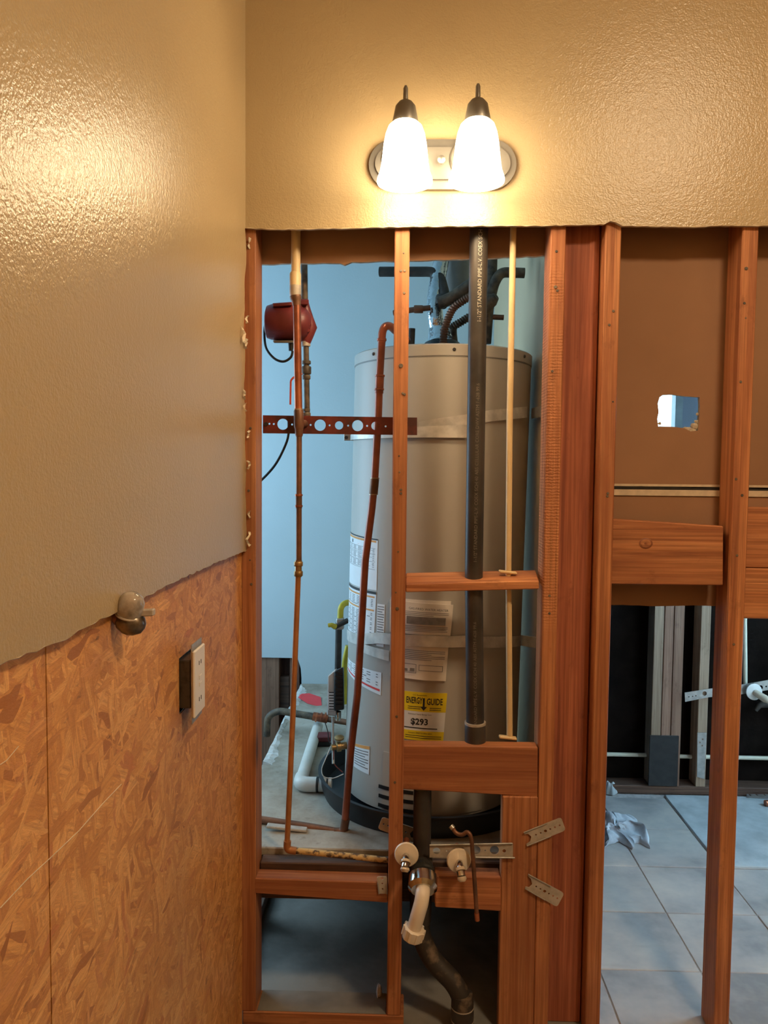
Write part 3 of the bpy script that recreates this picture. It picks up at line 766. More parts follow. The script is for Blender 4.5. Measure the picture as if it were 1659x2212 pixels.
# left warning labels
def bars(quad, rows, off, rnd, u0=0.06, u1=0.94, th=0.35):
    parts = []
    for k in range(len(rows)):
        v = rows[k]; h = th
        parts.append(patch(sub(quad, u0, v, u1 - rnd.uniform(0, 0.25) * (k % 3 == 2), v + h), off, 0.0002, 5, 1))
    return join(*parts)
def label(quad, name='warning_label', base='label_white', off=0.0006):
    return mk(name, patch(quad, off, 0.0006, 10, 6), base, wh, 40)
rr_ = random.Random(2)
thl = hit(757, 1200)[0]
L1 = [(-1.50, hit(770, 1153)[1]), (-0.72, hit(800, 1163)[1]), (-0.72, 1.155), (-1.50, 1.155)]
l1 = label(L1)
mk('black_band', patch(sub(L1, 0, 0.0, 1, 0.025), 0.0014, 0.0002, 8, 1), 'print_black', l1)
mk('orange_band', patch(sub(L1, 0.03, 0.035, 0.97, 0.075), 0.0014, 0.0002, 8, 1), 'print_orange', l1)
mk('red_pictogram', (lambda q: ([on_tank(*q[0], .0016), on_tank(*q[1], .0016), on_tank(*q[2], .0016)], [(0, 1, 2)]))([sub(L1, .52, .165, 0, 0)[0], sub(L1, .92, .165, 0, 0)[0], sub(L1, .74, .10, 0, 0)[0]]), 'print_red', l1)
mk('cylinder_pictogram', patch(sub(L1, 0.27, 0.10, 0.33, 0.165), 0.0014, 0.0002, 3, 1), 'print_grey', l1)
mk('ruled_line', join(*[patch(sub(L1, 0.04, v, 0.96, v + 0.005), 0.0014, 0.0002, 8, 1) for v in (0.19, 0.30, 0.45, 0.60)]), 'print_black', l1)
mk('printed_text', bars(L1, [0.205 + 0.0125 * i for i in range(7)] + [0.315 + 0.0125 * i for i in range(10)] + [0.465 + 0.0125 * i for i in range(10)], 0.0014, rr_, th=0.005), 'print_grey', l1)
L2 = [(-1.50, 1.15), (-0.72, 1.15), (-0.74, 0.985), (-1.50, 0.985)]
l2 = label(L2)
mk('black_band', patch(sub(L2, 0, 0.0, 1, 0.05), 0.0014, 0.0002, 8, 1), 'print_black', l2)
mk('orange_band', patch(sub(L2, 0.03, 0.09, 0.97, 0.12), 0.0014, 0.0002, 8, 1), 'print_orange', l2)
mk('orange_band', patch(sub(L2, 0.03, 0.34, 0.97, 0.37), 0.0014, 0.0002, 8, 1), 'print_orange', l2)
mk('printed_text', bars(L2, [0.15 + 0.03 * i for i in range(6)] + [0.41 + 0.03 * i for i in range(16)], 0.0014, rr_, th=0.012), 'print_grey', l2)
L2b = [(-0.70, 1.115), (-0.60, 1.115), (-0.60, 0.985), (-0.70, 0.985)]
l2b = label(L2b)
mk('printed_text', bars(L2b, [0.05 + 0.06 * i for i in range(15)], 0.0014, rr_, th=0.02), 'print_grey', l2b)
L3 = [(-1.40, 0.905), (-0.62, 0.905), (-0.62, 0.835), (-1.40, 0.865)]
l3 = label(L3)
mk('red_band', patch(sub(L3, 0.02, 0.75, 0.98, 0.85), 0.0014, 0.0002, 8, 1), 'print_red', l3)
mk('printed_text', bars(L3, [0.1 + 0.12 * i for i in range(5)], 0.0014, rr_, th=0.04), 'print_grey', l3)
p0, p1, p2, p3 = hit(766, 1605), hit(799, 1612), hit(797, 1673), hit(765, 1655)
L4 = [p0, p1, (p1[0], p2[1]), (p0[0], p3[1])]
l4 = label(L4)
mk('orange_band', patch(sub(L4, 0.0, 0.0, 1, 0.12), 0.0014, 0.0002, 8, 1), 'print_orange', l4)
mk('printed_text', bars(L4, [0.2 + 0.1 * i for i in range(7)], 0.0014, rr_, th=0.035), 'print_grey', l4)
# yellow energy label
E4 = [hit(862, 1490), hit(966, 1497), hit(957, 1602), hit(862, 1593)]
lg = label(E4, 'energy_label', 'label_white')
SL[0] = (E4[1][1] - E4[0][1]) / ((E4[1][0] - E4[0][0]) * TR0)
mk('yellow_band', patch(sub(E4, 0, 0, 1, 0.40), 0.0013, 0.0003, 10, 2), 'label_yellow', lg)
mk('yellow_band', patch(sub(E4, 0, 0.80, 1, 1.0), 0.0013, 0.0003, 10, 2), 'label_yellow', lg)
mk('lettering', text_mesh('ENERGY', 0.027, lambda x, y: qfn(E4, 0.0022, 0.335, 0.235)(x * 0.49, y), bold=0.0005), 'print_black', lg)
mk('lettering', text_mesh('GUIDE', 0.027, lambda x, y: qfn(E4, 0.0022, 0.76, 0.245)(x * 0.60, y), bold=0.0005), 'print_black', lg)
ar = lambda x, y: qfn(E4, 0.0022, 0.535, 0.24)(x, y)
mk('arrow', ([ar(-0.003, 0.018), ar(0.003, 0.018), ar(0.003, -0.008), ar(0.010, -0.008), ar(0, -0.020), ar(-0.010, -0.008), ar(-0.003, -0.008)], [(0, 1, 2, 6), (3, 4, 5)]), 'print_black', lg)
mk('price', text_mesh('$293', 0.026, qfn(E4, 0.0022, 0.46, 0.67), bold=0.0007), 'print_black', lg)
mk('ruled_line', patch(sub(E4, 0.1, 0.735, 0.85, 0.755), 0.0014, 0.0003, 8, 1), 'print_black', lg)
mk('printed_text', join(text_mesh('Estimated Yearly Energy Cost', 0.0058, qfn(E4, 0.0022, 0.46, 0.47)), text_mesh('U.S. Government', 0.006, qfn(E4, 0.0022, 0.45, 0.075)), text_mesh('Compare ONLY to other labels', 0.0055, qfn(E4, 0.0022, 0.48, 0.86)),
     bars(E4, [0.30, 0.34], 0.0018, rr_, 0.2, 0.47, 0.012), bars(E4, [0.31, 0.35], 0.0018, rr_, 0.66, 0.9, 0.012), bars(E4, [0.90, 0.94], 0.0018, rr_, 0.15, 0.95, 0.012)), 'print_black', lg)

# papers held to the tank by the lower strap
def papers(name, quad, label_, seed):
    o = mk(name, patch(quad, 0.004, 0.004, 12, 8, 0.004), 'paper', None, 40, label_, 'booklet')
    ORG[o] = Vector(o.location)
    return o
MAN = [hit(845, 1294), hit(978, 1306), hit(972, 1372), hit(845, 1364)]
bk = papers('paper_booklet', MAN, 'white printed booklet tucked above the lower strap on the tank', 1)
SL[0] = (MAN[1][1] - MAN[0][1]) / ((MAN[1][0] - MAN[0][0]) * TR0)
mk('back_page', patch([(MAN[0][0], MAN[0][1] + 0.006), (MAN[1][0] - 0.02, MAN[1][1] + 0.010), (MAN[2][0] - 0.02, MAN[2][1]), MAN[3]], 0.0005, 0.003, 10, 4), 'paper', bk)
mk('heading', text_mesh('GAS-FIRED WATER HEATER', 0.0092, qfn(MAN, 0.0132, 0.63, 0.21)), 'print_black', bk)
mk('dark_box', patch(sub(MAN, 0.30, 0.42, 0.90, 0.66), 0.0128, 0.0006, 8, 2), 'print_grey', bk)
mk('printed_text', bars(MAN, [0.27, 0.32, 0.37, 0.72, 0.77, 0.82, 0.87], 0.0128, rr_, 0.28, 0.94, 0.018), 'print_grey', bk)
MA2 = [hit(845, 1382), hit(968, 1393), hit(962, 1470), hit(845, 1458)]
b2 = papers('paper_booklet', MA2, 'creased printed booklet hanging below the lower strap on the tank', 3)
mk('printed_text', bars(MA2, [0.17, 0.22, 0.27, 0.32, 0.37, 0.42], 0.0128, rr_, 0.26, 0.95, 0.018), 'print_grey', b2)
mk('boxed_picture', join(*[patch(sub(MA2, *q), 0.0128, 0.0006, 6, 1) for q in ((0.25, 0.56, 0.49, 0.575), (0.25, 0.80, 0.49, 0.815), (0.48, 0.56, 0.49, 0.81), (0.53, 0.57, 0.93, 0.585), (0.53, 0.72, 0.93, 0.735), (0.53, 0.57, 0.54, 0.73), (0.92, 0.57, 0.93, 0.73), (0.29, 0.70, 0.34, 0.78), (0.38, 0.68, 0.46, 0.77))]), 'print_grey', b2)

# gas control on the tank's left side
gx = -0.178
gv = mk('gas_control', bev(hexa([ay(706, 1545, 0.50), ay(726, 1547, 0.50), ay(728, 1545, 0.58), ay(708, 1543, 0.58), ay(708, 1460, 0.50), ay(726, 1445, 0.50), ay(728, 1443, 0.58), ay(710, 1458, 0.58)]), 0.003), 'grey_plastic', wh)
mk('control_cover', bev(hexa([ay(721, 1536, 0.49), ay(742, 1533, 0.49), ay(744, 1533, 0.60), ay(721, 1536, 0.60), ay(722, 1450, 0.49), ay(741, 1440, 0.49), ay(743, 1440, 0.60), ay(722, 1448, 0.60)]), 0.005, 2), 'black_plastic', gv, 40)
for k in range(9):
    c = ay(732, 1452 + k * 9, 0.487)
    mk('cover_rib', obox(c, (1, 0, 0), (0, 1, 0), (0, 0, 1), 0.0125, 0.003, 0.0022), 'black_plastic', gv)
mk('control_label', obox(ay(716, 1515, 0.4985), (1, 0, 0), (0, 1, 0), (0, 0, 1), 0.011, 0.001, 0.03), 'label_white', gv)
mk('control_label_print', join(*[obox(ay(716, 1496 + 6 * k, 0.4972), (1, 0, 0), (0, 1, 0), (0, 0, 1), 0.008, 0.0006, 0.0015) for k in range(7)]), 'print_black', gv)
mk('pilot_outlet', lathe([(0.011, 0), (0.011, 0.02), (0.008, 0.03)], ay(730, 1537, 0.53), (0, 0, -1), 12), 'chrome', gv, 40)
# drain valve
dv = mk('drain_valve', lathe([(0.012, 0), (0.012, 0.018), (0.017, 0.02), (0.017, 0.032), (0.010, 0.035), (0.010, 0.05)], ay(748, 1610, 0.47), (-1, -0.35, -0.05), 14), 'brass', wh, 40)
mk('valve_knob', lathe([(0.009, 0), (0.016, 0.004), (0.016, 0.010), (0.008, 0.014)], ay(733, 1598, 0.455), (0, -0.2, 1), 12), 'brass', dv, 40)

# drain pan
pn = thing('drain_pan', (tx(ZB), TY, ZP), 'shallow black drain pan under the water heater', 'drain pan')
PR = 0.368
cxp = tx(ZB) + 0.0
def plathe(prof, seg=72):
    return lathe(prof, (cxp, TY, ZP), (0, 0, 1), seg, caps=False)
mk('pan_wall', plathe([(PR - 0.012, 0.0), (PR - 0.002, 0.03), (PR, 0.062), (PR + 0.007, 0.066), (PR + 0.007, 0.070), (PR - 0.004, 0.070), (PR - 0.006, 0.030), (PR - 0.016, 0.004), (PR - 0.012, 0.0)]), 'pan_plastic', pn, 40)
mk('pan_floor', lathe([(PR - 0.013, 0.0005), (PR - 0.013, 0.005)], (cxp, TY, ZP), (0, 0, 1), 72), 'pan_plastic', pn)
mk('support_ring', lathe([(0.24, 0.0052), (0.24, 0.0245)], (cxp, TY, ZP), (0, 0, 1), 48), 'tank_seam', pn)
fit = az(697, 1694, ZP + 0.03)

# tank straps: wall to wall round the tank's front
def strap(name, pts, wd, label_, mat='strap_steel', folds=()):
    """pts: list of (theta, z centre, offset, twist)"""
    root = thing(name, on_tank(0, pts[len(pts) // 2][1], 0), label_, 'strap')
    V, F = [], []
    n = len(pts)
    for (th, z, off, tw) in pts:
        c = on_tank(th, z, off); nrm = Vector((math.sin(th), -math.cos(th), 0))
        up = (Vector((0, 0, 1)) + nrm * tw).normalized() * wd / 2
        V += [c + up, c - up, c + up + nrm * 0.0012, c - up + nrm * 0.0012]
    for i in range(n - 1):
        a, b = i * 4, i * 4 + 4
        F += [(a, b, b + 1, a + 1), (a + 2, a + 3, b + 3, b + 2), (a, a + 2, b + 2, b), (a + 1, b + 1, b + 3, a + 3)]
    F += [(0, 1, 3, 2), (n * 4 - 4, n * 4 - 2, n * 4 - 1, n * 4 - 3)]
    mk('band', (V, F), mat, root, 30)
    return root
def pxs(lst, off=0.003):
    out = []
    for px, py, tw in lst:
        th, z = hit(px, py, off)
        out.append((th, z, off + abs(tw) * 0.012, tw))
    return out
def dens(l, n=6):
    out = []
    for a, b in zip(l[:-1], l[1:]):
        for k in range(n):
            t = k / n
            out.append(tuple(a[i] * (1 - t) + b[i] * t for i in range(4)))
    out.append(l[-1]); return out
us = strap('upper_tank_strap', dens(pxs([(905, 924, 0.0), (935, 918, 0.05), (1005, 908, 0.05), (1060, 898, 0.0), (1120, 892, -0.1), (1138, 890, 0)])), 0.034, 'crumpled steel strap across the upper part of the water heater')
z0 = hit(800, 945, .003)[1]
mk('lower_band', (lambda s: (s[0], s[1]))(patch([(-1.5, z0 + 0.012), (0.22, hit(1000, 934, .003)[1] + 0.022), (0.22, hit(1000, 934, .003)[1] - 0.016), (-1.5, z0 - 0.004)], 0.009, 0.0012, 30, 2)), 'strap_steel', us, 30)
a_ = on_tank(1.42, hit(1138, 890, 0)[1], 0.006)
b_ = Vector((0.4185, 0.30, ay(1163, 886, 0.30).z))
mk('wall_tail', hexa([Vector((a_.x, a_.y, a_.z - 0.017)), Vector((b_.x, b_.y, b_.z - 0.017)), Vector((b_.x, b_.y + 0.003, b_.z - 0.017)), Vector((a_.x, a_.y + 0.003, a_.z - 0.017)), Vector((a_.x, a_.y, a_.z + 0.017)), Vector((b_.x, b_.y, b_.z + 0.017)), Vector((b_.x, b_.y + 0.003, b_.z + 0.017)), Vector((a_.x, a_.y + 0.003, a_.z + 0.017))]), 'strap_steel', us)
c = ay(756, 944, 0.50)
mk('buckle', bev(box(c.x - 0.02, c.x + 0.025, 0.50, 0.505, c.z - 0.012, c.z + 0.012), 0.001), 'galvanized', us)
for dx in (-0.012, 0.014):
    mk('buckle_bolt', lathe([(0.006, 0), (0.006, 0.006)], (c.x + dx, 0.4995, c.z - 0.002), (0, -1, 0), 6), 'iron_pipe', us)
sl = [(-1.5, 0.985), (-1.1, 0.975), (-0.7, 0.965)]
ls = strap('lower_tank_strap', dens([(-1.5, hit(752, 1368, 0)[1], 0.004, 0), (-1.0, hit(770, 1378, .0)[1], 0.005, 0), (hit(820, 1377)[0], hit(820, 1377)[1], 0.006, 0.0), (hit(900, 1382)[0], hit(900, 1382)[1], 0.011, 0), (hit(1000, 1384)[0], hit(1000, 1384)[1], 0.010, 0), (hit(1080, 1386)[0], hit(1080, 1386)[1], 0.006, 0), (1.25, hit(1118, 1387)[1], 0.004, 0)], 8), 0.034, 'flat steel strap round the lower half of the water heater')
q = [hit(790, 1392), hit(845, 1408)]
mk('loose_end', patch([(q[0][0], q[0][1] + 0.004), (q[1][0], q[1][1] + 0.006), (q[1][0], q[1][1] - 0.026), (q[0][0], q[0][1] - 0.022)], 0.012, 0.0012, 6, 2), 'strap_steel', ls)
a_ = on_tank(1.25, hit(1118, 1387)[1], 0.006); b_ = Vector((0.4185, 0.33, ay(1150, 1390, 0.33).z))
mk('wall_tail', hexa([a_ + Vector((0, 0, -.017)), b_ + Vector((0, 0, -.017)), b_ + Vector((0, .003, -.017)), a_ + Vector((0, .003, -.017)), a_ + Vector((0, 0, .017)), b_ + Vector((0, 0, .017)), b_ + Vector((0, .003, .017)), a_ + Vector((0, .003, .017))]), 'strap_steel', ls)

# ------------------------------------------------------------------ plumbing on top of the tank
def pipe(name, pts, r, mat, parent, seg=14, rad=0.02, straight=False):
    return mk(name, tube(pts if straight else bend(pts, rad), r, seg), mat, parent, 45)
def ringat(name, px, py, Y, r, h, mat, parent, axis=(0, 0, 1), seg=16):
    c = ay(px, py, Y)
    ax_ = Vector(axis).normalized()
    return mk(name, lathe([(r * 0.9, -h / 2), (r, -h * 0.38), (r, h * 0.38), (r * 0.9, h / 2)], c, ax_, seg), mat, parent, 40)
fv = thing('flue_vent', ay(957, 742, TY), 'silver foil taped flue pipe rising from the black draft hood', 'flue pipe')
c = ay(955, 745, TY); c.z = ZTOP + 0.008
mk('draft_hood', lathe([(0.075, 0.012), (0.075, 0.018), (0.055, 0.040), (0.045, 0.045)], c, (0, 0, 1), 28), 'black_plastic', fv, 40)
for a in (0.4, 2.0, 3.6, 5.2):
    mk('hood_leg', box(c.x + 0.06 * math.cos(a) - .005, c.x + 0.06 * math.cos(a) + .005, c.y + 0.06 * math.sin(a) - .004, c.y + 0.06 * math.sin(a) + .004, c.z - 0.004, c.z + 0.014), 'black_plastic', fv)
fpts = [ay(948, 726, .53), ay(941, 690, .53), ay(939, 650, .54), ay(945, 605, .56), ay(957, 540, .60), ay(962, 470, .62)]
mk('foil_pipe', tube(smoothpath(fpts, 6), 0.026, 20), 'foil', fv, 60)
mk('foil_cone', tube([ay(950, 733, .53), ay(945, 706, .53)], [0.042, 0.028], 20), 'foil', fv, 60)
mk('upper_duct', tube([ay(984, 640, .68), ay(986, 470, .68)], 0.048, 24), 'vent_grey', fv, 60)

def corr(pts, r, n_per=0.008):
    """corrugated tube"""
    p = smoothpath(pts, 24)
    L = 0; out = [p[0]]
    for a, b in zip(p[:-1], p[1:]): L += (b - a).length
    n = int(L / n_per) * 4
    res = []; acc = 0; j = 0; seglen = [(b - a).length for a, b in zip(p[:-1], p[1:])]
    for i in range(n + 1):
        s = L * i / n
        while j < len(seglen) - 1 and acc + seglen[j] < s: acc += seglen[j]; j += 1
        t_ = (s - acc) / max(seglen[j], 1e-9)
        res.append(p[j].lerp(p[j + 1], min(t_, 1)))
    rs = [r * (0.88 + 0.12 * math.cos(math.pi * i / 2)) for i in range(n + 1)]
    return tube(res, rs, 14)
ca, cb = ay(957, 742, .45), ay(1016, 640, .42)
ca.z = ZTOP + 0.004
fx = thing('flexible_connector', ca, 'corrugated copper water connector curving up from the tank top', 'water connector', 'flexible connectors')
mk('hose', corr([ca + Vector((0, 0, 0.025)), ay(962, 706, .45), ay(978, 668, .44), ay(1000, 650, .43), cb], 0.0135), 'copper_old', fx, 60)
mk('nut', lathe([(0.016, 0), (0.016, 0.022), (0.013, 0.03)], ca, (0, 0, 1), 6), 'copper_old', fx)
cb = ay(985, 742, .60); cb.z = ZTOP + 0.004
fx = thing('flexible_connector', cb, 'lower corrugated connector behind the black pipe on the tank top', 'water connector', 'flexible connectors')
mk('hose', corr([ay(978, 706, .58), ay(995, 696, .57), ay(1020, 682, .56), ay(1050, 678, .55)], 0.0145), 'grimy_pipe', fx, 60)
pipe('stub', [cb, ay(978, 722, .60), ay(978, 706, .58)], 0.014, 'grimy_pipe', fx)
tp = thing('overhead_pipe', ay(960, 640, .55), 'dark pipe bending over from behind the narrow stud to the flue', 'pipe')
pipe('pipe_run', [ay(820, 587, .60), ay(948, 587, .56), ay(962, 640, .52), ay(955, 660, .50)], 0.0165, 'iron_pipe', tp, rad=0.04)
ringat('union_nut', 957, 648, .51, 0.024, 0.03, 'iron_pipe', tp, (0.1, 0, 1))
pipe('valve_body', [ay(948, 655, .48), ay(975, 645, .47), ay(1030, 606, .45)], 0.02, 'grimy_pipe', tp)
tp = thing('copper_branch_pipe', ay(905, 668, .5), 'thin copper branch pipe right of the narrow stud above the tank', 'pipe')
pipe('pipe_run', [ay(850, 676, .52), ay(900, 668, .5), ay(930, 665, .5)], 0.009, 'copper_old', tp)
ringat('coupling', 904, 668, .5, 0.013, 0.03, 'copper_old', tp, (1, 0, 0))
tp = thing('elbow_pipe', ay(1062, 640, .5), 'dark pipe elbow right of the black pipe above the tank', 'pipe')
pipe('pipe_run', [ay(1050, 742, .5), ay(1056, 660, .5), ay(1068, 610, .5), ay(1082, 588, .5), ay(1133, 590, .5)], 0.0165, 'grimy_pipe', tp, rad=0.03)
pipe('riser', [ay(1060, 640, .55), ay(1064, 480, .55)], 0.019, 'grimy_pipe', tp)
mk('relief_valve', tube([ay(1046, 668, .48), ay(1062, 648, .47), ay(1072, 640, .46)], [0.018, 0.022, 0.012], 14), 'grimy_pipe', tp, 45)
tp = thing('short_stub_pipe', ay(1070, 686, .5), 'short copper stub pipe beside the relief valve', 'pipe')
pipe('pipe_run', [ay(1048, 684, .5), ay(1088, 686, .5)], 0.0085, 'copper_old', tp, straight=True)
ca = ay(888, 742, .45); ca.z = ZTOP + 0.003
np_ = thing('tank_nipple', ca, 'dark threaded nipple on the tank top beside the narrow stud', 'pipe fitting')
mk('nut', lathe([(0.022, 0), (0.022, 0.02), (0.015, 0.024)], ca, (0, 0, 1), 6), 'iron_pipe', np_)
pipe('threaded_nipple', [ca + Vector((0, 0, 0.02)), ca + Vector((0.002, 0, 0.075))], 0.011, 'iron_pipe', np_, straight=True)

# ------------------------------------------------------------------ copper pipe 1 (in the wall, left bay)
Y1 = 0.066
P1 = thing('copper_water_line', ay(622, 1834, Y1), 'jointed copper water line crossing the left bay in front of the blue wall', 'water pipe')
pipe('upper_pipe', [ay(639, 470, Y1), ay(639, 598, Y1)], 0.0125, 'cpvc', P1, straight=True)
mk('adapter', tube([ay(638, 588, Y1), ay(638, 592, Y1), ay(638, 618, Y1)], [0.013, 0.0155, 0.0155], 18), 'cpvc', P1, 45)
mk('galvanized_sleeve', tube([ay(638, 617, Y1), ay(638, 634, Y1), ay(638, 640, Y1)], [0.0155, 0.016, 0.014], 18), 'galvanized_dull', P1, 45)
mk('reducer', tube([ay(638, 639, Y1), ay(639, 645, Y1), ay(640, 650, Y1), ay(641, 660, Y1)], [0.0155, 0.0155, 0.0125, 0.0115], 18), 'copper_old', P1, 45)
pipe('middle_pipe', [ay(641, 655, Y1), ay(645, 890, Y1)], 0.0105, 'copper', P1, straight=True)
mk('tee', tube([ay(644.5, 884, Y1), ay(645, 888, Y1), ay(646, 922, Y1), ay(646, 928, Y1)], [0.0115, 0.0135, 0.0135, 0.0115], 18), 'copper_old', P1, 45)
mk('tee_branch', tube([ay(649, 915, Y1), ay(657, 916, Y1 + 0.025), ay(665, 905, 0.150)], [0.0115, 0.0115, 0.010], 14), 'copper_old', P1, 45)
mk('solder_ring', tube([ay(644.5, 883, Y1), ay(644.5, 886, Y1)], 0.0125, 18), 'solder', P1, 45)
mk('reducer', tube([ay(646, 926, Y1), ay(646, 940, Y1), ay(646, 944, Y1)], [0.0115, 0.0105, 0.008], 16), 'copper_old', P1, 45)
pipe('lower_pipe', [ay(646, 940, Y1), ay(645.5, 1215, Y1)], 0.0079, 'copper_old', P1, straight=True)
for py in (1069.5, 1093):
    ringat('coupling_bead', 645.5, py, Y1, 0.0105, 0.006, 'copper', P1)
mk('coupling', tube([ay(645.5, 1069, Y1), ay(645.5, 1098, Y1)], 0.0089, 16), 'copper_old', P1, 45)
for (py, h) in ((1218, .013), (1239, .014)):
    ringat('brass_collar', 644.5, py, Y1, 0.0125, h, 'brass', P1, seg=12)
mk('brass_union', tube([ay(644.8, 1210, Y1), ay(644.3, 1246, Y1)], 0.0095, 14), 'brass', P1, 45)
pipe('drop_pipe', [ay(644, 1244, Y1), ay(632, 1560, Y1), ay(620, 1826, Y1)], 0.0079, 'copper_orange', P1, straight=True)
mk('elbow', tube(bend([ay(621, 1816, Y1), ay(619.5, 1835, Y1), ay(640, 1838, Y1)], 0.014), 0.0105, 16), 'copper_orange', P1, 45)
pipe('floor_run', [ay(630, 1836.5, Y1), ay(760, 1850, Y1), ay(838, 1858, Y1), ay(875, 1850, Y1)], 0.0085, 'copper_flux', P1)

# iron riser with circulator pump
Y3 = 0.165
P3 = thing('pump_riser_pipe', ay(664, 900, Y3), 'dark grimy riser pipe carrying the red pump, with ball valve', 'pipe')
pipe('upper_pipe', [ay(656, 480, Y3), ay(658, 650, Y3)], 0.0095, 'grimy_pipe', P3, straight=True)
pipe('lower_pipe', [ay(661, 746, Y3), ay(663.5, 902, Y3)], 0.0082, 'grimy_pipe', P3, straight=True)
for (py, r, h) in ((783, .0125, .010), (800, .0135, .022), (815, .0115, .012), (886, .0105, .008), (896, .012, .012)):
    ringat('fitting', 662, py, Y3, r, h, 'grimy_pipe', P3)
pipe('valve_handle', [ay(652, 808, Y3 - 0.014), ay(634, 815, Y3 - 0.03), ay(628, 822, Y3 - 0.03), ay(627, 874, Y3 - 0.03)], 0.0028, 'handle_red', P3, rad=0.008)
PM = thing('circulator_pump', ay(655, 745, Y3), 'red circulator pump with round motor on the dark riser', 'pump')
mc = ay(630, 697, Y3)
mk('motor', lathe([(0.034, 0.072), (0.045, 0.068), (0.049, 0.056), (0.051, -0.005), (0.050, -0.012)], mc, (-1, 0.0, 0.02), 28), 'pump_red', PM, 35)
mk('terminal_box', bev(hexa([ay(589, 663, .12), ay(632, 660, .12), ay(632, 660, .2), ay(589, 663, .2), ay(588, 655, .12), ay(632, 652, .12), ay(632, 652, .2), ay(588, 655, .2)]), 0.002), 'pump_red', PM)
mk('base_plate', bev(hexa([ay(591, 741, .13), ay(634, 741, .13), ay(634, 741, .2), ay(591, 741, .2), ay(589, 735, .13), ay(634, 735, .13), ay(634, 735, .2), ay(589, 735, .2)]), 0.002), 'nickel', PM)
mk('volute', lathe([(0.030, -0.020), (0.047, -0.013), (0.049, 0.006), (0.040, 0.022), (0.02, 0.034)], ay(648, 700, Y3), (1, 0, 0), 24), 'pump_red', PM, 40)
mk('volute_neck', tube([ay(658, 655, Y3), ay(660, 668, Y3), ay(664, 690, Y3), ay(670, 708, Y3), ay(664, 728, Y3), ay(661, 744, Y3)], [0.012, 0.014, 0.018, 0.020, 0.016, 0.011], 16), 'pump_red', PM, 45)
mk('flange', bev(hexa([ay(648, 659, .14), ay(667, 659, .14), ay(667, 659, .19), ay(648, 659, .19), ay(648, 646, .14), ay(667, 646, .14), ay(667, 646, .19), ay(648, 646, .19)]), 0.003), 'pump_red', PM)
mk('flange', tube([ay(661, 738, Y3), ay(661, 748, Y3)], 0.0125, 16), 'galvanized_dull', PM, 45)
for (px, py) in ((668, 700), (666, 715), (650, 665)):
    mk('bolt', lathe([(0.005, 0), (0.005, 0.008)], ay(px, py, Y3 - 0.018), (0, -1, 0), 6), 'pump_red', PM)
mk('strain_relief', tube([ay(629, 741, .15), ay(628, 758, .15)], [0.009, 0.006], 12), 'rubber', PM, 45)
cdm = thing('pump_power_cord', ay(608, 783, .15), 'black rubber power cord looping below the red pump', 'cord')
mk('cord_loop', tube(smoothpath([ay(632, 758, .15), ay(628, 772, .15), ay(612, 781, .15), ay(592, 774, .155), ay(575, 752, .165), ay(571, 722, .18), ay(573, 700, .19)], 6), 0.0035, 10), 'rubber', cdm, 60)
cdm = thing('hanging_cord', ay(575, 1030, .17), 'black cord hanging below the perforated bracket toward the corner stud', 'cord')
mk('cord', tube(smoothpath([ay(623, 900, .16), ay(623, 938, .16), ay(615, 965, .16), ay(597, 1000, .17), ay(575, 1027, .18), ay(545, 1055, .19)], 6), 0.0036, 10), 'rubber', cdm, 60)

# perforated primer-red bracket
bl, br = ay(572, 917, 0.0915), ay(901, 922, 0.0915)
zt_, zb_ = ay(720, 901, 0.0915).z, ay(720, 938.5, 0.0915).z
def bz(px, py): p = ay(px, py, 0.0915); return (p.x, p.z)
outer = [bz(568, 936), bz(901, 940), bz(901, 902), bz(568, 897)]
holes = []
for (px, py, r) in ((611, 916.5, 12), (691.5, 918.5, 12.3), (732.5, 919, 9), (772.5, 919.5, 12), (811, 920, 9)):
    c = bz(px, py); holes.append(circ(c[0], c[1], r * 0.001266, 20))
for (px, py) in ((582, 915.5), (591.5, 916), (631, 917), (671, 918), (712, 918.8), (752, 919.5), (793, 920), (833, 921)):
    c = bz(px, py); holes.append(circ(c[0], c[1], 0.0027, 10))
bk_ = mk('perforated_bracket', sheet(outer, holes, XZ, 0.0905, 0.0925), 'red_primer', None, None, 'dark red perforated steel bracket spanning behind the narrow stud', 'bracket')
ORG[bk_] = Vector(bk_.location)
mk('screw', lathe([(0.006, 0), (0.005, 0.004)], ay(575, 916, 0.0900), (0, -1, 0), 8), 'iron_pipe', bk_)

# copper pipe 2: tank top, down beside the tank and along the platform
P2 = thing('copper_riser', ay(742, 1795, 0.21), 'reddish copper riser leaning down beside the tank to the platform', 'water pipe')
def y2(py): return 0.150 + 0.062 * max(0.0, (py - 700)) / 1090
top = [ay(888, 733, .40), ay(862, 724, .24), ay(847, 703, .17), ay(833, 702, y2(705)), ay(826, 712, y2(712)), ay(824.5, 735, y2(735))]
mk('top_elbow', tube(smoothpath([ay(880, 735, .42), ay(856, 716, .22), ay(843, 705, .17), ay(832, 706, y2(705)), ay(826, 718, y2(718)), ay(824.5, 740, y2(740))], 6), 0.0112, 16), 'copper_red', P2, 60)
ringat('elbow_bead', 824.5, 734, y2(734), 0.0135, 0.008, 'copper_red', P2)
pts = [(824.5, 738), (820, 812), (817, 900), (809, 1040), (803, 1100), (789, 1210), (772, 1500), (758, 1620), (745, 1776)]
pipe('long_pipe', [ay(px, py, y2(py)) for px, py in pts], 0.0108, 'copper_red', P2, straight=True)
for py, px in ((812, 820.5), (841, 819)):
    ringat('coupling_bead', px, py, y2(py), 0.0142, 0.006, 'copper_red', P2)
mk('coupling', tube([ay(820.5, 810, y2(810)), ay(818.8, 850, y2(850))], 0.0122, 16), 'copper_red', P2, 45)
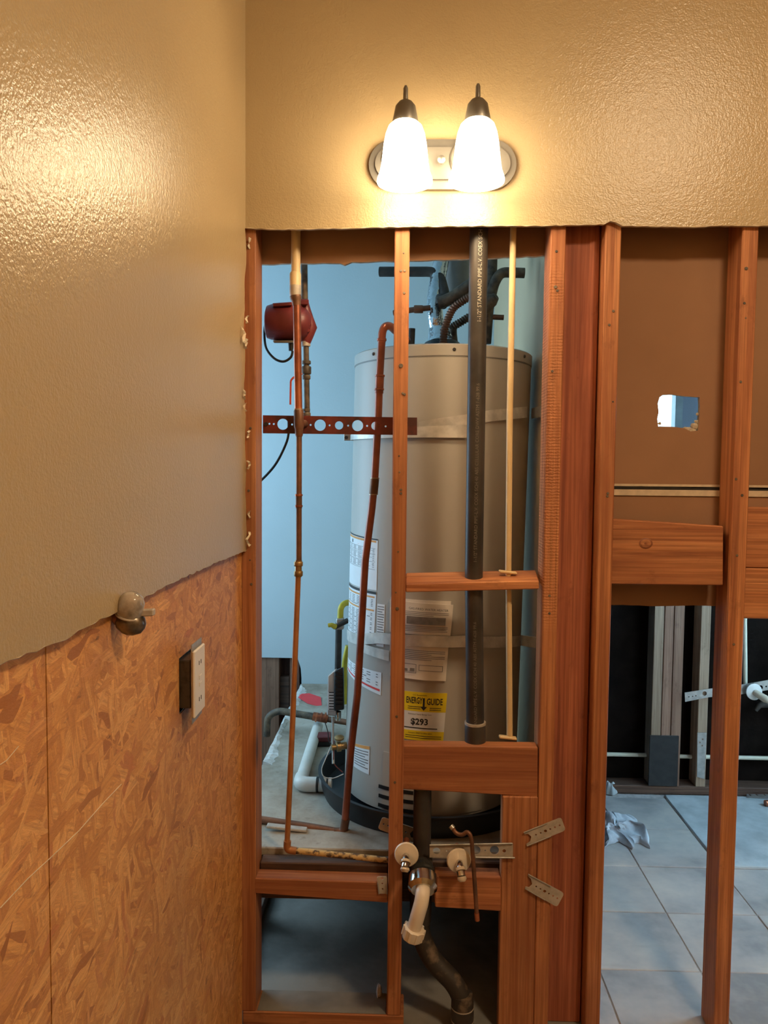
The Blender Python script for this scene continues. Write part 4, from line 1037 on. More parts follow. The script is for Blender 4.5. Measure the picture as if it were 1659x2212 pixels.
mk('coupling', tube([ay(809.5, 1034, y2(1034)), ay(806.5, 1068, y2(1068))], 0.0126, 16), 'copper_old', P2, 45)
for px, py in ((809.8, 1033), (806.6, 1068)):
    ringat('solder_ring', px, py, y2(py), 0.0130, 0.003, 'solder', P2)
mk('bottom_elbow', tube(bend([ay(747, 1768, y2(1768)), ay(742, 1797, 0.215), ay(722, 1797, 0.215)], 0.02), 0.0125, 16), 'copper_old', P2, 45)
pipe('platform_run', [ay(735, 1798, 0.215), ay(660, 1785, 0.23), ay(560, 1770, 0.245), ay(520, 1766, 0.25)], 0.0115, 'copper_old', P2)
gs = mk('platform_batten', bev(obox((ay(620, 1795, 0.20)), (ay(660, 1797, .2) - ay(560, 1786, .2)), (0, 1, 0), (0, 0, 1), 0.06, 0.012, 0.004), 0.002), 'galvanized_dull', None, None, 'grey strip lying on the platform beside the copper pipe', 'strip')
c0 = gs.location; gs.location.z = ZP + 0.001

# ------------------------------------------------------------------ black vent pipe with print, tan pipe
YA = 0.046
VP = thing('black_vent_pipe', ay(1026, 1605, YA), 'tall black plastic pipe with white print in front of the tank', 'pipe')
pa, pb = ay(1036, 470, YA), ay(1027, 1566, YA)
pb2 = ay(1023, 1240, YA)
line = lambda py: (ay(1034.5, 500, YA).lerp(ay(1023.5, 1240, YA), (ay(1030, py, YA).z - ay(1030, 500, YA).z) / (ay(1030, 1240, YA).z - ay(1030, 500, YA).z)) if py < 1240 else ay(1023.5, 1240, YA).lerp(ay(1026.5, 1575, YA), (ay(1030, py, YA).z - ay(1030, 1240, YA).z) / (ay(1030, 1575, YA).z - ay(1030, 1240, YA).z)))
RA = 0.0242
pipe('vent_tube', [line(430), line(900), line(1239), line(1300), line(1575)], RA, 'abs', VP, 28, straight=True)
mk('coupling', tube([line(1562), line(1568), ay(1026.5, 1604, YA)], [0.0262, 0.0285, 0.0285], 28), 'abs', VP, 45)
mk('coupling_lip', tube([ay(1026.5, 1559, YA), ay(1026.5, 1564, YA)], 0.0287, 28), 'galvanized_dull', VP, 45)
def pipe_text(s, py0, size, shift, parent, mat='print_white'):
    base = line(py0)
    def f(x, y):
        p = line(py0 - x / 0.001247)
        a = shift - y / RA      # letters read upward; letter tops point left
        return Vector((p.x + (RA + 0.0004) * math.sin(a), p.y - (RA + 0.0004) * math.cos(a), p.z))
    return mk('pipe_print', text_mesh(s, size, f, 'LEFT'), mat, parent)
S_ = '1-1/2" STANDARD PIPE-L.V. COEX SCH 40 ABS CELLULAR CORE DWV ASTM F-628 99.6'
pipe_text(S_, 700, 0.0145, 0.28, VP)
pipe_text(S_, 1213, 0.0125, 0.22, VP, 'print_faint')
pipe_text('STANDARD PIPE-L.V. COEX SCH 40 ABS ASTM F-628 99.6', 1570, 0.0115, 0.12, VP, 'print_faint')

TPp = thing('tan_supply_pipe', ay(1100, 1590, 0.05), 'slender tan plastic supply pipe right of the black pipe', 'pipe')
pipe('tube', [ay(1109, 480, .05), ay(1101, 900, .05), ay(1098, 1238, .05)], 0.0083, 'cpvc', TPp, 16, straight=True)
pipe('tube', [ay(1098, 1238, .05), ay(1099, 1310, .05)], 0.0078, 'cpvc', TPp, 16, straight=True)
pipe('tube', [ay(1099, 1305, .05), ay(1101, 1592, .05)], 0.0083, 'cpvc', TPp, 16, straight=True)
for (px, py) in ((1097, 1236), (1097, 1593)):
    c = ay(px, py, 0.045)
    mk('pipe_clip', bev(obox(c, (1, 0, -0.1), (0, 1, 0), (0, 0, 1), 0.024, 0.008, 0.0035), 0.002), 'cpvc', TPp)

# ------------------------------------------------------------------ sink drain and stub-outs
YD = 0.045
DR = thing('sink_drain_line', ay(1000, 2200, YD), 'black drain pipe with chrome nut stepping right toward the floor', 'drain pipe')
pipe('upper_tube', [ay(913, 1702, YD), ay(911, 1860, YD)], 0.0245, 'abs', DR, 24, straight=True)
mk('sanitary_tee', tube([ay(911, 1840, YD), ay(911, 1850, YD), ay(908, 1985, YD), ay(907, 1995, YD)], [0.025, 0.03, 0.03, 0.026], 24), 'abs', DR, 45)
mk('tee_arm', tube([ay(913, 1868, YD), ay(914, 1885, -0.035)], 0.0285, 24), 'abs', DR, 45)
mk('adapter_ring', tube([ay(914, 1880, -0.025), ay(914.5, 1888, -0.048)], 0.030, 24), 'rubber', DR, 45)
mk('chrome_nut', tube([ay(914, 1886, -0.035), ay(914, 1894, -0.043), ay(913, 1917, -0.072), ay(913, 1924, -0.080)], [0.030, 0.0375, 0.0385, 0.030], 20), 'chrome', DR, 30)
pipe('lower_tube', [ay(907, 1975, YD), ay(908, 2018, 0.04), ay(930, 2070, 0.025), ay(983, 2125, 0.005), ay(999, 2160, -0.004), ay(999, 2240, -0.005)], 0.0265, 'abs_dusty', DR, 24, rad=0.05)
mk('hub', tube([ay(998, 2146, -0.004), ay(999, 2160, -0.004), ay(999, 2172, -0.004)], [0.0285, 0.0305, 0.0305], 24), 'abs_dusty', DR, 45)
for py in (2172, 2200):
    mk('hub_ring', tube([ay(999, py, -0.004), ay(999, py + 2.5, -0.004)], 0.0313, 24), 'galvanized_dull', DR, 45)
mk('hub', tube([ay(999, 2172, -0.004), ay(999, 2262, -0.004)], 0.0308, 24), 'abs', DR, 45)
TA = thing('trap_elbow', ay(893, 2028, -0.11), 'bone white drain elbow with slip nut pointing down', 'drain elbow')
mk('elbow_tube', tube(smoothpath([ay(914, 1916, -0.072), ay(913, 1930, -0.098), ay(910, 1950, -0.110), ay(903, 1975, -0.115), ay(895, 2003, -0.113), ay(893, 2013, -0.112)], 6), 0.0185, 24), 'pvc_bone', TA, 60)
nc = ay(893, 2014, -0.112); nax = (ay(893, 2014, -0.112) - ay(903, 1980, -0.115)).normalized()
mk('slip_nut', lathe([(0.0225, -0.014), (0.0275, -0.012), (0.0275, 0.008), (0.026, 0.016), (0.018, 0.016), (0.018, 0.004)], nc, nax, 10), 'pvc_bone', TA, 20)
for k in range(10):
    a = 2 * math.pi * k / 10
    u, v = frame(nax)
    mk('nut_rib', obox(nc + (u * math.cos(a) + v * math.sin(a)) * 0.0275 - nax * 0.001, nax, u * math.cos(a) + v * math.sin(a), nax.cross(u * math.cos(a) + v * math.sin(a)), 0.012, 0.002, 0.003), 'pvc_bone', TA)
def stub(px, py, dpx, dpy, lab, tilt):
    c = ay(px, py, -0.028)
    S = thing('stub_out', c, lab, 'pipe stub')
    n = Vector((tilt, -1, 0.10)).normalized()
    mk('escutcheon', lathe([(0.0315, -0.004), (0.0325, 0.0), (0.030, 0.004), (0.014, 0.007), (0.009, 0.009)], c, n, 28), 'pvc_bone', S, 35)
    mk('back_pipe', tube([c, c + Vector((0, 0.075, 0.002))], 0.0085, 12), 'copper', S, 45)
    e = ay(px + dpx * 0.35, py + dpy * 0.35, -0.055); f = ay(px + dpx * 0.75, py + dpy * 0.75, -0.070); g = ay(px + dpx, py + dpy, -0.076)
    mk('clear_nipple', tube([c + n * 0.007, e, f], [0.0085, 0.0105, 0.0105], 16), 'chrome', S, 45)
    mk('nipple_ring', tube([e, e.lerp(f, 0.35)], 0.0135, 18), 'clear_plastic', S, 45)
    mk('flat_tip', tube([f, f.lerp(g, 0.5), g], [0.0115, 0.0125, 0.008], 14), 'clear_plastic', S, 45)
    return S
stub(878, 1846, -4, 38, 'left white flanged pipe stub in front of the narrow stud', -0.1)
stub(991, 1859, 8, 46, 'right white flanged pipe stub on the galvanized bracket', 0.1)
CT = thing('bent_copper_tube', ay(1031, 1990, -0.04), 'thin bent copper tube hanging beside the right pipe stub', 'copper tube')
mk('tube', tube(smoothpath([ay(977, 1787, -0.02), ay(985, 1799, -0.025), ay(998, 1803, -0.03), ay(1010, 1798, -0.035), ay(1018, 1812, -0.04), ay(1022, 1860, -0.045), ay(1027, 1930, -0.045), ay(1030, 1978, -0.045)], 7), 0.0056, 12), 'copper_old', CT, 60)
mk('crimp_sleeve', tube([ay(1029.5, 1972, -0.045), ay(1031, 1988, -0.045)], 0.0066, 12), 'copper', CT, 45)
mk('tip', tube([ay(974, 1784, -0.018), ay(979, 1790, -0.022)], 0.0072, 12), 'galvanized', CT, 45)

# galvanized bracket with holes and rolled lips
Yg = -0.004
def gz(px, py): p = ay(px, py, Yg); return (p.x, p.z)
hl = []
for (px, py, r) in ((943, 1838, 8), (1028, 1836, 10), (1068, 1836, 10), (1089, 1838, 4), (1048, 1837, 1.6), (965, 1838, 1.6)):
    c = gz(px, py); hl.append(circ(c[0], c[1], r * 0.00121, 14))
gb = thing('galvanized_bracket', ay(1020, 1853, Yg), 'galvanized bracket with holes behind the right pipe stub', 'bracket')
mk('web', sheet([gz(928, 1852), gz(1108, 1853), gz(1108, 1822), gz(928, 1826)], hl, XZ, Yg - 0.0008, Yg + 0.0008), 'galvanized_dull', gb)
for (a, b) in (((928, 1826), (1107, 1822)), ((1028, 1852), (1112, 1853))):
    mk('rolled_lip', tube([ay(*a, Yg - 0.004), ay(*b, Yg - 0.004)], 0.0022, 10), 'galvanized', gb, 60)
# nail plates
def plate(corners, Y, lab, nholes=6, bite=True, grp='loose nail plates'):
    tl, tr, br_, bl_ = [Vector((ay(*p, Y).x, ay(*p, Y).z)) for p in corners]
    P = lambda u, v: tuple((tl * (1 - u) + tr * u) * (1 - v) + (bl_ * (1 - u) + br_ * u) * v)
    out = [P(0, 0), P(0.93, 0), P(0.98, 0.05), P(1, 0.15), P(1, 0.85), P(0.98, 0.95), P(0.93, 1), P(0, 1)]
    if bite: out += [P(0.0, 0.86), P(0.10, 0.78), P(0.16, 0.5), P(0.10, 0.22), P(0.0, 0.14)]
    hs = []
    for k in range(nholes):
        c = P(0.28 + 0.62 * k / max(nholes - 1, 1), 0.5)
        hs.append(circ(c[0], c[1], 0.0024 if k != 2 else 0.0042, 8))
    o = mk('nail_plate', sheet(out, hs, XZ, Y - 0.0016, Y), 'galvanized_dull', None, None, lab, 'nail plate', grp)
    ORG[o] = Vector(o.location)
    for v in (0.02, 0.98):
        a, b = P(0.0, v), P(0.62, v)
        mk('folded_lip', tube([(a[0], Y - 0.003, a[1]), (b[0], Y - 0.003, b[1])], 0.0016, 8), 'galvanized', o, 60)
plate([(1131, 1797), (1212, 1765), (1222, 1793), (1138, 1827)], -0.003, 'upper of two tilted steel nail plates, rising to the right on the stud')
plate([(1141, 1887), (1219, 1929), (1203, 1959), (1134, 1919)], -0.003, 'lower of two tilted steel nail plates, falling to the right on the stud')
plate([(901, 1790), (826, 1764), (816, 1790), (894, 1819)], 0.0920, 'steel nail plate stuck out behind the narrow stud at tank base')
plate([(836, 1930), (836, 1893), (814, 1893), (818, 1930)], -0.002, 'small upright nail plate on the low flat block', 3, False)

# ------------------------------------------------------------------ things on the platform
PV = thing('white_overflow_pipe', az(640, 1690, ZP), 'white plastic overflow pipe lying on the platform with elbow into the pan', 'pipe')
zc = ZP + 0.025
e0 = az(687, 1568, zc); e1 = az(648, 1694, zc)
ef = Vector((cxp - PR * 0.99, e1.y + 0.01, zc))
pipe('long_tube', [e0, e0.lerp(e1, 0.97)], 0.0205, 'pvc_white', PV, 20, straight=True)
mk('elbow', tube(bend([e1.lerp(e0, 0.10), e1, e1 + Vector((0.06, 0.0, 0))], 0.03), 0.0245, 20), 'pvc_white', PV, 45)
ex = e1 + Vector((0.055, 0, 0))
mk('black_ring', tube([ex, ex + Vector((0.008, 0, 0))], 0.0252, 20), 'rubber', PV, 45)
mk('short_tube', tube([ex + Vector((0.008, 0, 0)), ex + Vector((0.050, 0, 0))], 0.0235, 20), 'pvc_white', PV, 45)
mk('black_ring', tube([ex + Vector((0.034, 0, 0)), ex + Vector((0.040, 0, 0))], 0.0245, 20), 'rubber', PV, 45)
RT_ = [az(px, py, ZP + 0.004) for px, py in [(642, 1504), (652, 1500), (668, 1499), (693, 1506), (695, 1522), (684, 1523), (665, 1519), (648, 1510)]]
n = len(RT_)
rt = mk('red_tag', ([p + Vector((0, 0, 0.004 * math.sin(i))) for i, p in enumerate(RT_)] + [p + Vector((0, 0, 0.004 * math.sin(i) - 0.0012)) for i, p in enumerate(RT_)], [tuple(range(n)), tuple(range(2 * n - 1, n - 1, -1))] + [(i, (i + 1) % n, (i + 1) % n + n, i + n) for i in range(n)]), 'tag_red', None, None, 'bright red paper tag lying on the platform', 'tag')
OP = thing('old_copper_stub', ay(600, 1540, 1.05), 'dull copper pipe with elbow crossing the platform behind the copper line', 'pipe')
pipe('pipe_run', [ay(576, 1590, 1.05), ay(578, 1548, 1.05), ay(600, 1535, 1.05), ay(690, 1550, 1.02)], 0.014, 'grimy_pipe', OP, rad=0.03)
mk('coupling', tube([ay(676, 1547, 1.02), ay(708, 1553, 1.02)], 0.0175, 16), 'copper', OP, 45)
for px in (682, 692, 701):
    mk('bead', tube([ay(px, 1549, 1.02), ay(px + 3, 1549.5, 1.02)], 0.0195, 16), 'copper', OP, 45)
pipe('pipe_end', [ay(705, 1553, 1.02), ay(760, 1562, 1.0)], 0.012, 'copper_old', OP, straight=True)
BR = thing('brick_scrap', az(700, 1615, ZP), 'small red and black scrap block behind the overflow pipe', 'scrap')
c = az(698, 1608, ZP)
mk('red_face', bev(obox(c + Vector((0, 0, 0.030)), (1, 0.1, 0), (-0.1, 1, 0), (0, 0, 1), 0.03, 0.03, 0.010), 0.003), 'pump_red', BR)
mk('black_base', bev(obox(c + Vector((0, 0, 0.0105)), (1, 0.1, 0), (-0.1, 1, 0), (0, 0, 1), 0.028, 0.028, 0.0095), 0.003), 'black_plastic', BR)
# gas line
GL = thing('gas_supply_line', ay(731, 1440, 0.60), 'grey gas pipe with yellow flexible hose and shutoff handle beside the tank', 'gas pipe')
Yq = 0.62
pipe('iron_pipe', [ay(730, 1450, Yq), ay(732, 1345, Yq)], 0.0115, 'iron_pipe', GL, straight=True)
mk('shutoff_body', bev(obox(ay(735, 1347, Yq), (1, 0, .1), (0, 1, 0), (0, 0, 1), 0.013, 0.013, 0.020), 0.003), 'galvanized', GL)
mk('cross_pipe', tube([ay(722, 1355, Yq - .01), ay(752, 1340, Yq - .01)], 0.009, 12), 'iron_pipe', GL, 45)
pipe('yellow_hose', [ay(735, 1335, Yq), ay(736, 1312, Yq), ay(745, 1302, Yq + .02), ay(765, 1302, Yq + .06)], 0.0105, 'gas_yellow', GL, rad=0.04)
mk('handle', tube([ay(724, 1354, Yq - .02), ay(716, 1350, Yq - .03), ay(709, 1351, Yq - .03)], [0.010, 0.008, 0.007], 12), 'gas_yellow', GL, 45)
pipe('yellow_hose', [ay(752, 1395, Yq + .05), ay(744, 1430, Yq + .05), ay(744, 1520, Yq + .05)], 0.010, 'gas_yellow', GL, rad=0.05)
WR = thing('igniter_wires', ay(715, 1640, 0.44), 'thin wires and grey tube hanging from the gas control to the pan', 'wires')
mk('grey_tube', tube([ay(719, 1548, .50), ay(719, 1600, .48), ay(720, 1650, .44)], 0.0045, 10), 'galvanized', WR, 60)
mk('white_wire', tube(smoothpath([ay(716, 1610, .47), ay(703, 1640, .44), ay(695, 1662, .43), ay(700, 1678, .42), ay(720, 1681, .42), ay(742, 1672, .42)], 6), 0.0016, 8), 'pvc_white', WR, 60)
mk('red_wire', tube(smoothpath([ay(722, 1600, .47), ay(721, 1630, .45), ay(722, 1650, .44), ay(740, 1668, .43)], 6), 0.0016, 8), 'pump_red', WR, 60)
mk('black_wire', tube(smoothpath([ay(702, 1560, .5), ay(708, 1580, .49), ay(714, 1606, .48), ay(745, 1612, .46)], 6), 0.0016, 8), 'rubber', WR, 60)

# ------------------------------------------------------------------ vanity light
VL = thing('vanity_light', ay(953, 410, -0.0127), 'lit two-shade vanity light on an oval metal plate', 'wall light')
yw = -0.0130
def stad(x0, x1, z0, z1, n=14):
    r = (z1 - z0) / 2; zc_ = (z0 + z1) / 2
    return [(x1 - r + r * math.cos(a), zc_ + r * math.sin(a)) for a in [(-math.pi / 2 + math.pi * k / n) for k in range(n + 1)]] + [(x0 + r + r * math.cos(a), zc_ + r * math.sin(a)) for a in [(math.pi / 2 + math.pi * k / n) for k in range(n + 1)]]
A, B = ay(797, 360, yw), ay(1114, 358, yw)
zt, zb = ay(953, 306, yw).z, ay(953, 413, yw).z
mk('back_plate', sheet(stad(A.x, B.x, zb, zt), [], XZ, yw - 0.014, yw), 'nickel', VL)
mk('raised_panel', sheet(stad(A.x + 0.016, B.x - 0.016, zb + 0.022, zt - 0.022), [], XZ, yw - 0.022, yw - 0.0142), 'nickel', VL)
pc = ay(953, 350, yw - 0.022)
mk('centre_knob', lathe([(0.006, 0), (0.006, 0.008), (0.010, 0.012), (0.010, 0.018), (0.004, 0.022)], pc, (0, -1, 0), 16), 'nickel', VL, 40)
YS = -0.135
for (pt, pr_) in (((877, 264), (873, 396)), ((1031, 260), (1030, 394))):
    tpp = ay(pt[0], pt[1], YS); rp = ay(pr_[0], pr_[1], YS)
    cx = (tpp.x + rp.x) / 2
    H_ = tpp.z - rp.z
    prof = [(0.022, 0.0), (0.031, -0.02), (0.040, -0.08), (0.0465, -0.20), (0.051, -0.36), (0.0540, -0.55), (0.0565, -0.70), (0.0595, -0.82), (0.0650, -0.92), (0.0665, -0.97), (0.0655, -1.0)]
    outp = [(r, h * H_) for r, h in prof]
    inn = [(r - 0.003, h * H_) for r, h in prof[::-1]]
    sh = mk('glass_shade', lathe(outp + inn, (cx, YS, tpp.z), (0, 0, 1), 40, caps=False), 'lit_glass', VL, 60)
    mk('shade_holder', lathe([(0.030, -0.006), (0.031, 0.002), (0.028, 0.016), (0.024, 0.036), (0.016, 0.046), (0.006, 0.052), (0.0055, 0.078), (0.003, 0.084)], (cx, YS, tpp.z), (0, 0, 1), 28), 'nickel', VL, 40)
    mk('bulb', lathe([(0.012, -0.01), (0.013, -0.03), (0.024, -0.055), (0.030, -0.08), (0.026, -0.105), (0.012, -0.122), (0.002, -0.126)], (cx, YS, tpp.z), (0, 0, 1), 20), 'lit_glass', VL, 60)
    zc_ = ay(pt[0], 352, yw).z
    V, F = lathe([(0.052, 0.0), (0.056, 0.004), (0.052, 0.010), (0.044, 0.012), (0.0, 0.013)], (cx - 0.004, yw - 0.0222, zc_), (0, -1, 0), 32)
    mk('arm_canopy', (V, F), 'nickel', VL, 40)
    mk('arm', tube(smoothpath([Vector((cx, yw - 0.034, zc_)), Vector((cx, yw - 0.060, zc_ + 0.01)), Vector((cx, yw - 0.066, zc_ + 0.07)), Vector((cx, yw - 0.072, tpp.z + 0.03)), Vector((cx, YS + 0.012, tpp.z + 0.040))], 6), 0.006, 12), 'nickel', VL, 60)

# added ceiling lamp, unseen above the frame, to fill the bathroom with light
CL = thing('added_fill_lamp', (1.1, -1.6, 3.05), 'added round fill lamp on the bathroom ceiling, out of view', 'fill lamp')
mk('rim', lathe([(0.17, 0.0), (0.175, -0.02), (0.165, -0.03)], (1.1, -1.6, 3.05), (0, 0, 1), 32), 'nickel', CL, 40)
mk('dome', lathe([(0.163, -0.031), (0.155, -0.055), (0.12, -0.085), (0.06, -0.102), (0.0, -0.106)], (1.1, -1.6, 3.05), (0, 0, 1), 32), 'fill_dome', CL, 60)

# ------------------------------------------------------------------ left wall fittings
OB = thing('electrical_outlet', ax(415, 1530, -0.43), 'white outlet pulled out of a dark box in the strand board', 'outlet')
mk('box_shell', join(box(-0.50, -0.432, ob0 + 0.001, ob0 + 0.003, zb0 + 0.001, zb1 - 0.001), box(-0.50, -0.432, ob1 - 0.003, ob1 - 0.001, zb0 + 0.001, zb1 - 0.001), box(-0.50, -0.432, ob0 + 0.001, ob1 - 0.001, zb0 + 0.001, zb0 + 0.003), box(-0.50, -0.432, ob0 + 0.001, ob1 - 0.001, zb1 - 0.003, zb1 - 0.001), box(-0.502, -0.50, ob0 + 0.001, ob1 - 0.001, zb0 + 0.001, zb1 - 0.001)), 'box_dark', OB)
ya, yb = ob0 + 0.030, ob1 + 0.012
Xo = -0.400
zm0 = (zb0 + zb1) / 2
fa, fb = ax(421, 1480, Xo).y, ax(443, 1480, Xo).y
zt, zb = ax(432, 1398, Xo).z, ax(432, 1540, Xo).z
mk('device_body', bev(box(-0.455, Xo - 0.009, fa + 0.004, fb - 0.004, zb + 0.018, zt - 0.018), 0.002), 'box_dark', OB)
mk('wire_loop', tube(smoothpath([Vector((-0.495, ob0 + 0.02, zm0 + 0.02)), Vector((-0.455, ob0 + 0.03, zm0 + 0.035)), Vector((-0.44, ob0 + 0.05, zm0 + 0.01)), Vector((-0.45, fa + 0.004, zm0 - 0.01))], 6), 0.0022, 8), 'rubber', OB, 60)
fp = mk('face', bev(box(Xo - 0.006, Xo, fa, fb, zb, zt), 0.002), 'outlet_white', OB)
zm, ym = (zt + zb) / 2, (fa + fb) / 2
for dz in (-0.036, 0.036):
    for dy in (-0.007, 0.007):
        mk('slot', box(Xo, Xo + 0.0006, ym + dy - 0.0012, ym + dy + 0.0012, zm + dz - 0.004, zm + dz + 0.004), 'print_black', fp)
for dz in (-0.007, 0.007):
    mk('test_button', bev(box(Xo, Xo + 0.0018, ym - 0.008, ym + 0.008, zm + dz - 0.004, zm + dz + 0.004), 0.0006), 'outlet_white', fp)
mk('mounting_ear', box(Xo - 0.008, Xo - 0.0062, fa + 0.002, fb - 0.002, zb - 0.012, zt + 0.012), 'galvanized', OB)

kc = ax(282, 1318, -0.405)
KN = thing('capped_pipe_stub', kc, 'clear capped metal pipe stub poking out at the drywall cut', 'pipe stub')
mk('metal_body', lathe([(0.004, -0.022), (0.012, -0.018), (0.0175, -0.008), (0.019, 0.0), (0.0175, 0.008), (0.012, 0.018), (0.004, 0.022)], kc + Vector((0.0, 0.0, -0.019)), (1, 0.15, -0.25), 18), 'knob_metal', KN, 40)
mk('clear_cap', lathe([(0.0185, -0.014), (0.0195, -0.004), (0.0190, 0.006), (0.0155, 0.014), (0.009, 0.019), (0.002, 0.021)], kc + Vector((0.002, -0.004, 0.008)), (0.3, -0.25, 1), 22), 'clear_cap', KN, 45)
mk('cap_seam', lathe([(0.0198, -0.0165), (0.0205, -0.015), (0.0198, -0.0135)], kc + Vector((0.002, -0.004, 0.008)), (0.3, -0.25, 1), 22), 'galvanized_dull', KN, 45)
mk('tab', bev(obox(kc + Vector((0.022, 0.004, -0.004)), (1, 0.1, 0.05), (0, 1, 0), (0, 0, 1), 0.012, 0.006, 0.005), 0.0015), 'galvanized_dull', KN)
mk('stem', tube([kc + Vector((-0.024, 0, -0.012)), kc + Vector((0, 0, -0.010))], 0.010, 14), 'copper_old', KN, 45)

# ------------------------------------------------------------------ far room
def fx_(px, Y=YF): return ay(px, 1450, Y).x
def fstud(pl, pr, lab, mat, z0=0.04, grp='far room studs', yb=1.655, Y=YF):
    return mk('far_stud', bev(box(fx_(pl, Y), fx_(pr, Y), Y, yb, z0, 1.395), 0.002), mat, None, None, lab, 'stud', grp)
fstud(1410.5, 1431, 'left of three pale studs side by side in the far wall', 'pale_wood_z')
fstud(1432.5, 1452, 'middle of three pale studs side by side in the far wall', 'brown_wood_z')
fstud(1453.5, 1475, 'right of three pale studs side by side in the far wall', 'brown_wood_z')
fs = fstud(1511, 1532, 'single pale far stud with a white steel strip near its foot', 'pale_wood_z')
fstud(1722, 1743, 'far stud right of the white bracket stub', 'pale_wood_z')
fstud(1930, 1951, 'far stud nearest the side window', 'pale_wood_z')
wrp = mk('black_wrap', bev(box(ay(1401, 1640, YF).x, ay(1464, 1640, YF).x, YF - 0.008, YF - 0.001, 0.042, ay(1430, 1588, YF).z), 0.002), 'black_wrap', None, None, 'black wrap round the foot of the three far studs', 'wrap')
q = [ay(1505, 1678, YF), ay(1521, 1682, YF), ay(1526, 1582, YF), ay(1506, 1582, YF)]
hsp = [circ(ay(px, py, YF).x, ay(px, py, YF).z, 0.004, 8) for px, py in ((1517, 1596), (1511, 1603), (1516, 1610))]
sp = mk('steel_strip', sheet([(p.x, p.z) for p in q], hsp, XZ, YF - 0.004, YF - 0.001), 'galvanized', None, None, 'upright white steel strip nailed to the single far stud', 'strip')
board('far_plate', 0.54, 2.54, YF, 1.658, 0.0, 0.039, 'old_wood_x', 'dusty bottom plate of the far room wall', None, 'plate')
HP = thing('far_supply_pipe', ay(1410, 1632, YF + 0.04), 'thin white pipe running level low on the far wall', 'pipe')
pipe('tube', [ay(1290, 1629, 1.63), ay(1400, 1631, 1.63)], 0.0098, 'cpvc_pale', HP, straight=True)
pipe('tube', [ay(1455, 1633.5, 1.63), ay(2050, 1646, 1.63)], 0.0098, 'cpvc_pale', HP, straight=True)
VP2 = thing('far_upright_pipe', ay(1610, 1480, 1.60), 'thin pale upright pipe right of the rightmost stud in the far wall', 'pipe')
pipe('tube', [ay(1608, 1250, 1.60), ay(1610, 1480, 1.60)], 0.0098, 'cpvc_pale', VP2, straight=True)
# far bracket with stub-out
def fz(px, py): p = ay(px, py, YF - 0.010); return (p.x, p.z)
hl = [circ(*fz(px, py), r * 0.00215, 12) for px, py, r in ((1522, 1498, 5), (1643, 1485, 5), (1575, 1493, 5), (1655, 1483, 2), (1488, 1505, 1.3), (1496, 1504, 1.3), (1503, 1503, 1.3))]
FB = thing('far_bracket', ay(1570, 1500, YF - 0.01), 'sloping galvanized bracket with a white stub on the far wall', 'bracket')
mk('web', sheet([fz(1480, 1516), fz(1531, 1506), fz(1600, 1500), fz(1700, 1484), fz(1700, 1462), fz(1600, 1479), fz(1531, 1488), fz(1479, 1496)], hl, XZ, YF - 0.011, YF - 0.009), 'galvanized', FB)
c = ay(1628, 1494, YF - 0.03)
mk('escutcheon', lathe([(0.038, 0.0), (0.038, 0.006), (0.012, 0.012)], c, (0.1, -1, 0.1), 24), 'pvc_white', FB, 40)
mk('nipple', tube([c + Vector((0, -0.01, 0)), c + Vector((0.03, -0.05, -0.018)), c + Vector((0.05, -0.06, -0.03))], [0.014, 0.018, 0.012], 14), 'clear_plastic', FB, 45)
VB = thing('far_tub_valve', ay(1655, 1525, YF + .02), 'dark mixing valve below the far bracket', 'valve')
mk('body', tube([ay(1632, 1535, 1.60), ay(1640, 1524, 1.60), ay(1660, 1518, 1.60), ay(1690, 1520, 1.60)], [0.010, 0.014, 0.022, 0.024], 14), 'iron_pipe', VB, 60)
# cloth on the tiles: crumpled heap of folds
def heap(px0, py0, w_, d_, h_, seed, fx=5.0):
    c = az(px0, py0, 0)
    N = 26
    V, F = [], []
    for s in (1, 0):
        for j in range(N + 1):
            for i in range(N + 1):
                u, v = i / N * 2 - 1, j / N * 2 - 1
                rr = math.hypot(u, v); ang = math.atan2(v, u)
                edge_ = 0.72 + 0.28 * noise.noise(Vector((math.cos(ang) * 1.6, math.sin(ang) * 1.6, seed)))
                k = min(1, rr) / max(rr, 1e-6) if rr > 1 else 1
                uu, vv = u * k * edge_, v * k * edge_
                f = max(0, 1 - (math.hypot(uu, vv) / edge_) ** 2)
                rid = abs(noise.noise(Vector((uu * fx * .5, vv * fx * .5, seed + 3)))) + 0.5 * abs(noise.noise(Vector((uu * fx, vv * fx, seed + 9))))
                z = 0.004 + h_ * f ** 0.6 * (0.25 + 1.35 * rid)
                V.append(c + Vector((uu * w_, vv * d_, z if s else 0.0015)))
    m = (N + 1) ** 2
    for j in range(N):
        for i in range(N):
            a = j * (N + 1) + i
            F.append((a, a + 1, a + N + 2, a + N + 1)); F.append((m + a, m + a + N + 1, m + a + N + 2, m + a + 1))
    for i in range(N):
        for (a, b) in ((i, i + 1), (N * (N + 1) + i + 1, N * (N + 1) + i), ((i + 1) * (N + 1), i * (N + 1)), (i * (N + 1) + N, (i + 1) * (N + 1) + N)):
            F.append((a, m + a, m + b, b))
    return V, F
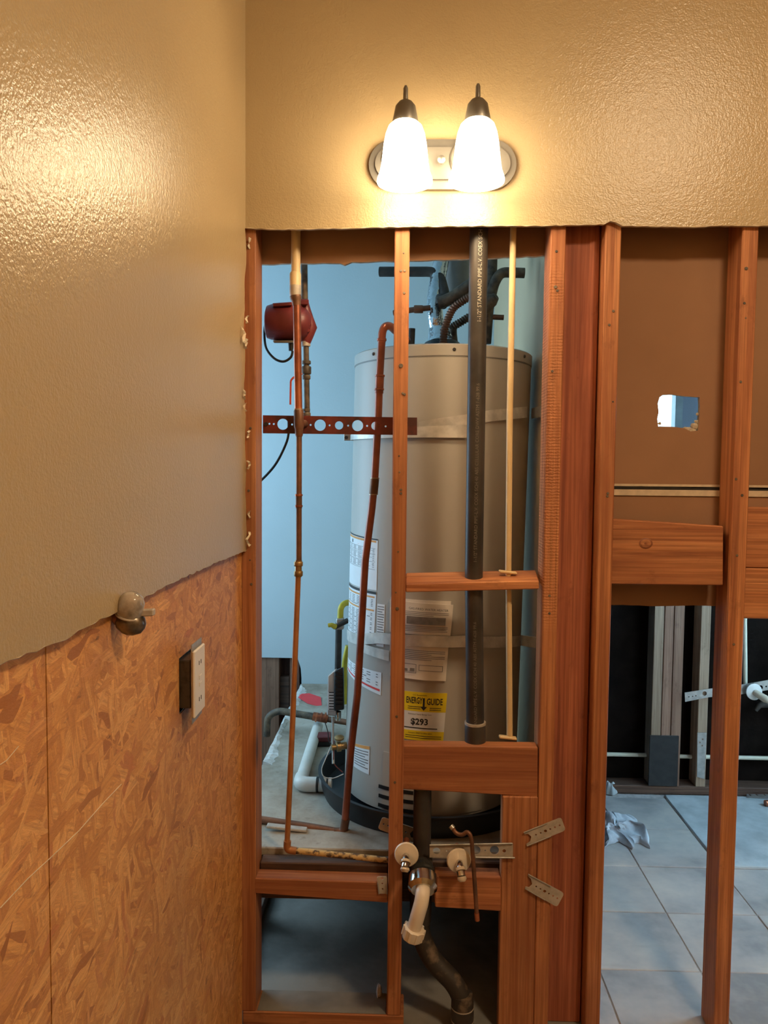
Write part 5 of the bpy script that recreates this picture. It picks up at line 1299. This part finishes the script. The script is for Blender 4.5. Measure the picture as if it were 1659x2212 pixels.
def rag(px0, py0, w_, d_, h_, seed):
    c = az(px0, py0, 0); N = 44; V, F = [], []
    nz = lambda a, b, k: noise.noise(Vector((a, b, seed + k * 7.3)))
    for s in (1, 0):
        for j in range(N + 1):
            for i in range(N + 1):
                u, v = i / N * 2 - 1, j / N * 2 - 1
                uu = u + 0.55 * nz(u * 1.7, v * 1.7, 1) + 0.22 * nz(u * 4, v * 4, 2)
                vv = v + 0.55 * nz(u * 1.7, v * 1.7, 3) + 0.22 * nz(u * 4, v * 4, 4)
                f = max(0.0, 1 - max(abs(u), abs(v)) ** 3)
                z = 0.004 + h_ * f * (0.35 + 0.9 * abs(nz(u * 2.2, v * 2.2, 5)) * 1.6 + 0.35 * abs(nz(u * 5, v * 5, 6)))
                V.append(c + Vector((uu * w_, vv * d_, max(0.003, z) + (0.0 if s else -0.0022))))
    m = (N + 1) ** 2
    for j in range(N):
        for i in range(N):
            a = j * (N + 1) + i
            F.append((a, a + 1, a + N + 2, a + N + 1)); F.append((m + a, m + a + N + 1, m + a + N + 2, m + a + 1))
    for i in range(N):
        for (a, b) in ((i, i + 1), (N * (N + 1) + i + 1, N * (N + 1) + i), ((i + 1) * (N + 1), i * (N + 1)), (i * (N + 1) + N, (i + 1) * (N + 1) + N)):
            F.append((a, m + a, m + b, b))
    return V, F
mk('crumpled_rag', rag(1335, 1795, 0.088, 0.13, 0.050, 4.4), 'cloth', None, 80, 'crumpled grey white rag on the tile floor', 'rag')
V, F = heap(1318, 1711, 0.05, 0.05, 0.07, 5.1, 2.0)
mk('rubble_chunk', (V, F), 'thinset', None, 25, 'grey rubble chunk by the far wall behind the rag', 'rubble')
pm = [az(px, py, 0.008) for px, py in ((1613, 1723), (1690, 1727), (1690, 1716), (1613, 1712))]
mk('floor_nail_strip', sheet([(p.x, p.y) for p in pm], [circ(az(px, 1718, 0.008).x, az(px, 1718, .008).y, 0.005, 8, 2.0) for px in (1620, 1635, 1652)], lambda a, b, d: (a, b, d), 0.008, 0.0105), 'galvanized', None, None, 'steel nail strip lying at the foot of the far wall', 'strip')
c = az(1655, 1735, 0.02)
ps = thing('floor_pipe_scrap', (c.x, c.y, 0.006), 'short white pipe scrap on the floor at the far right', 'pipe scrap')
mk('tube', tube([c, c + Vector((0.10, 0.01, 0))], 0.0135, 14), 'pvc_white', ps, 45)
mk('collar', tube([c + Vector((-0.004, 0, 0)), c + Vector((0.012, 0.001, 0))], 0.0145, 14), 'copper', ps, 45)
# paper shred on the plate under the narrow stud
V, F = heap(818, 2172, 0.012, 0.03, 0.02, 8.2, 3.0)
mk('paper_shred', ([Vector(v) + Vector((0, 0, 0.0385)) for v in V], F), 'white_dust', None, 40, 'white paper shred on the bottom plate', 'scrap')
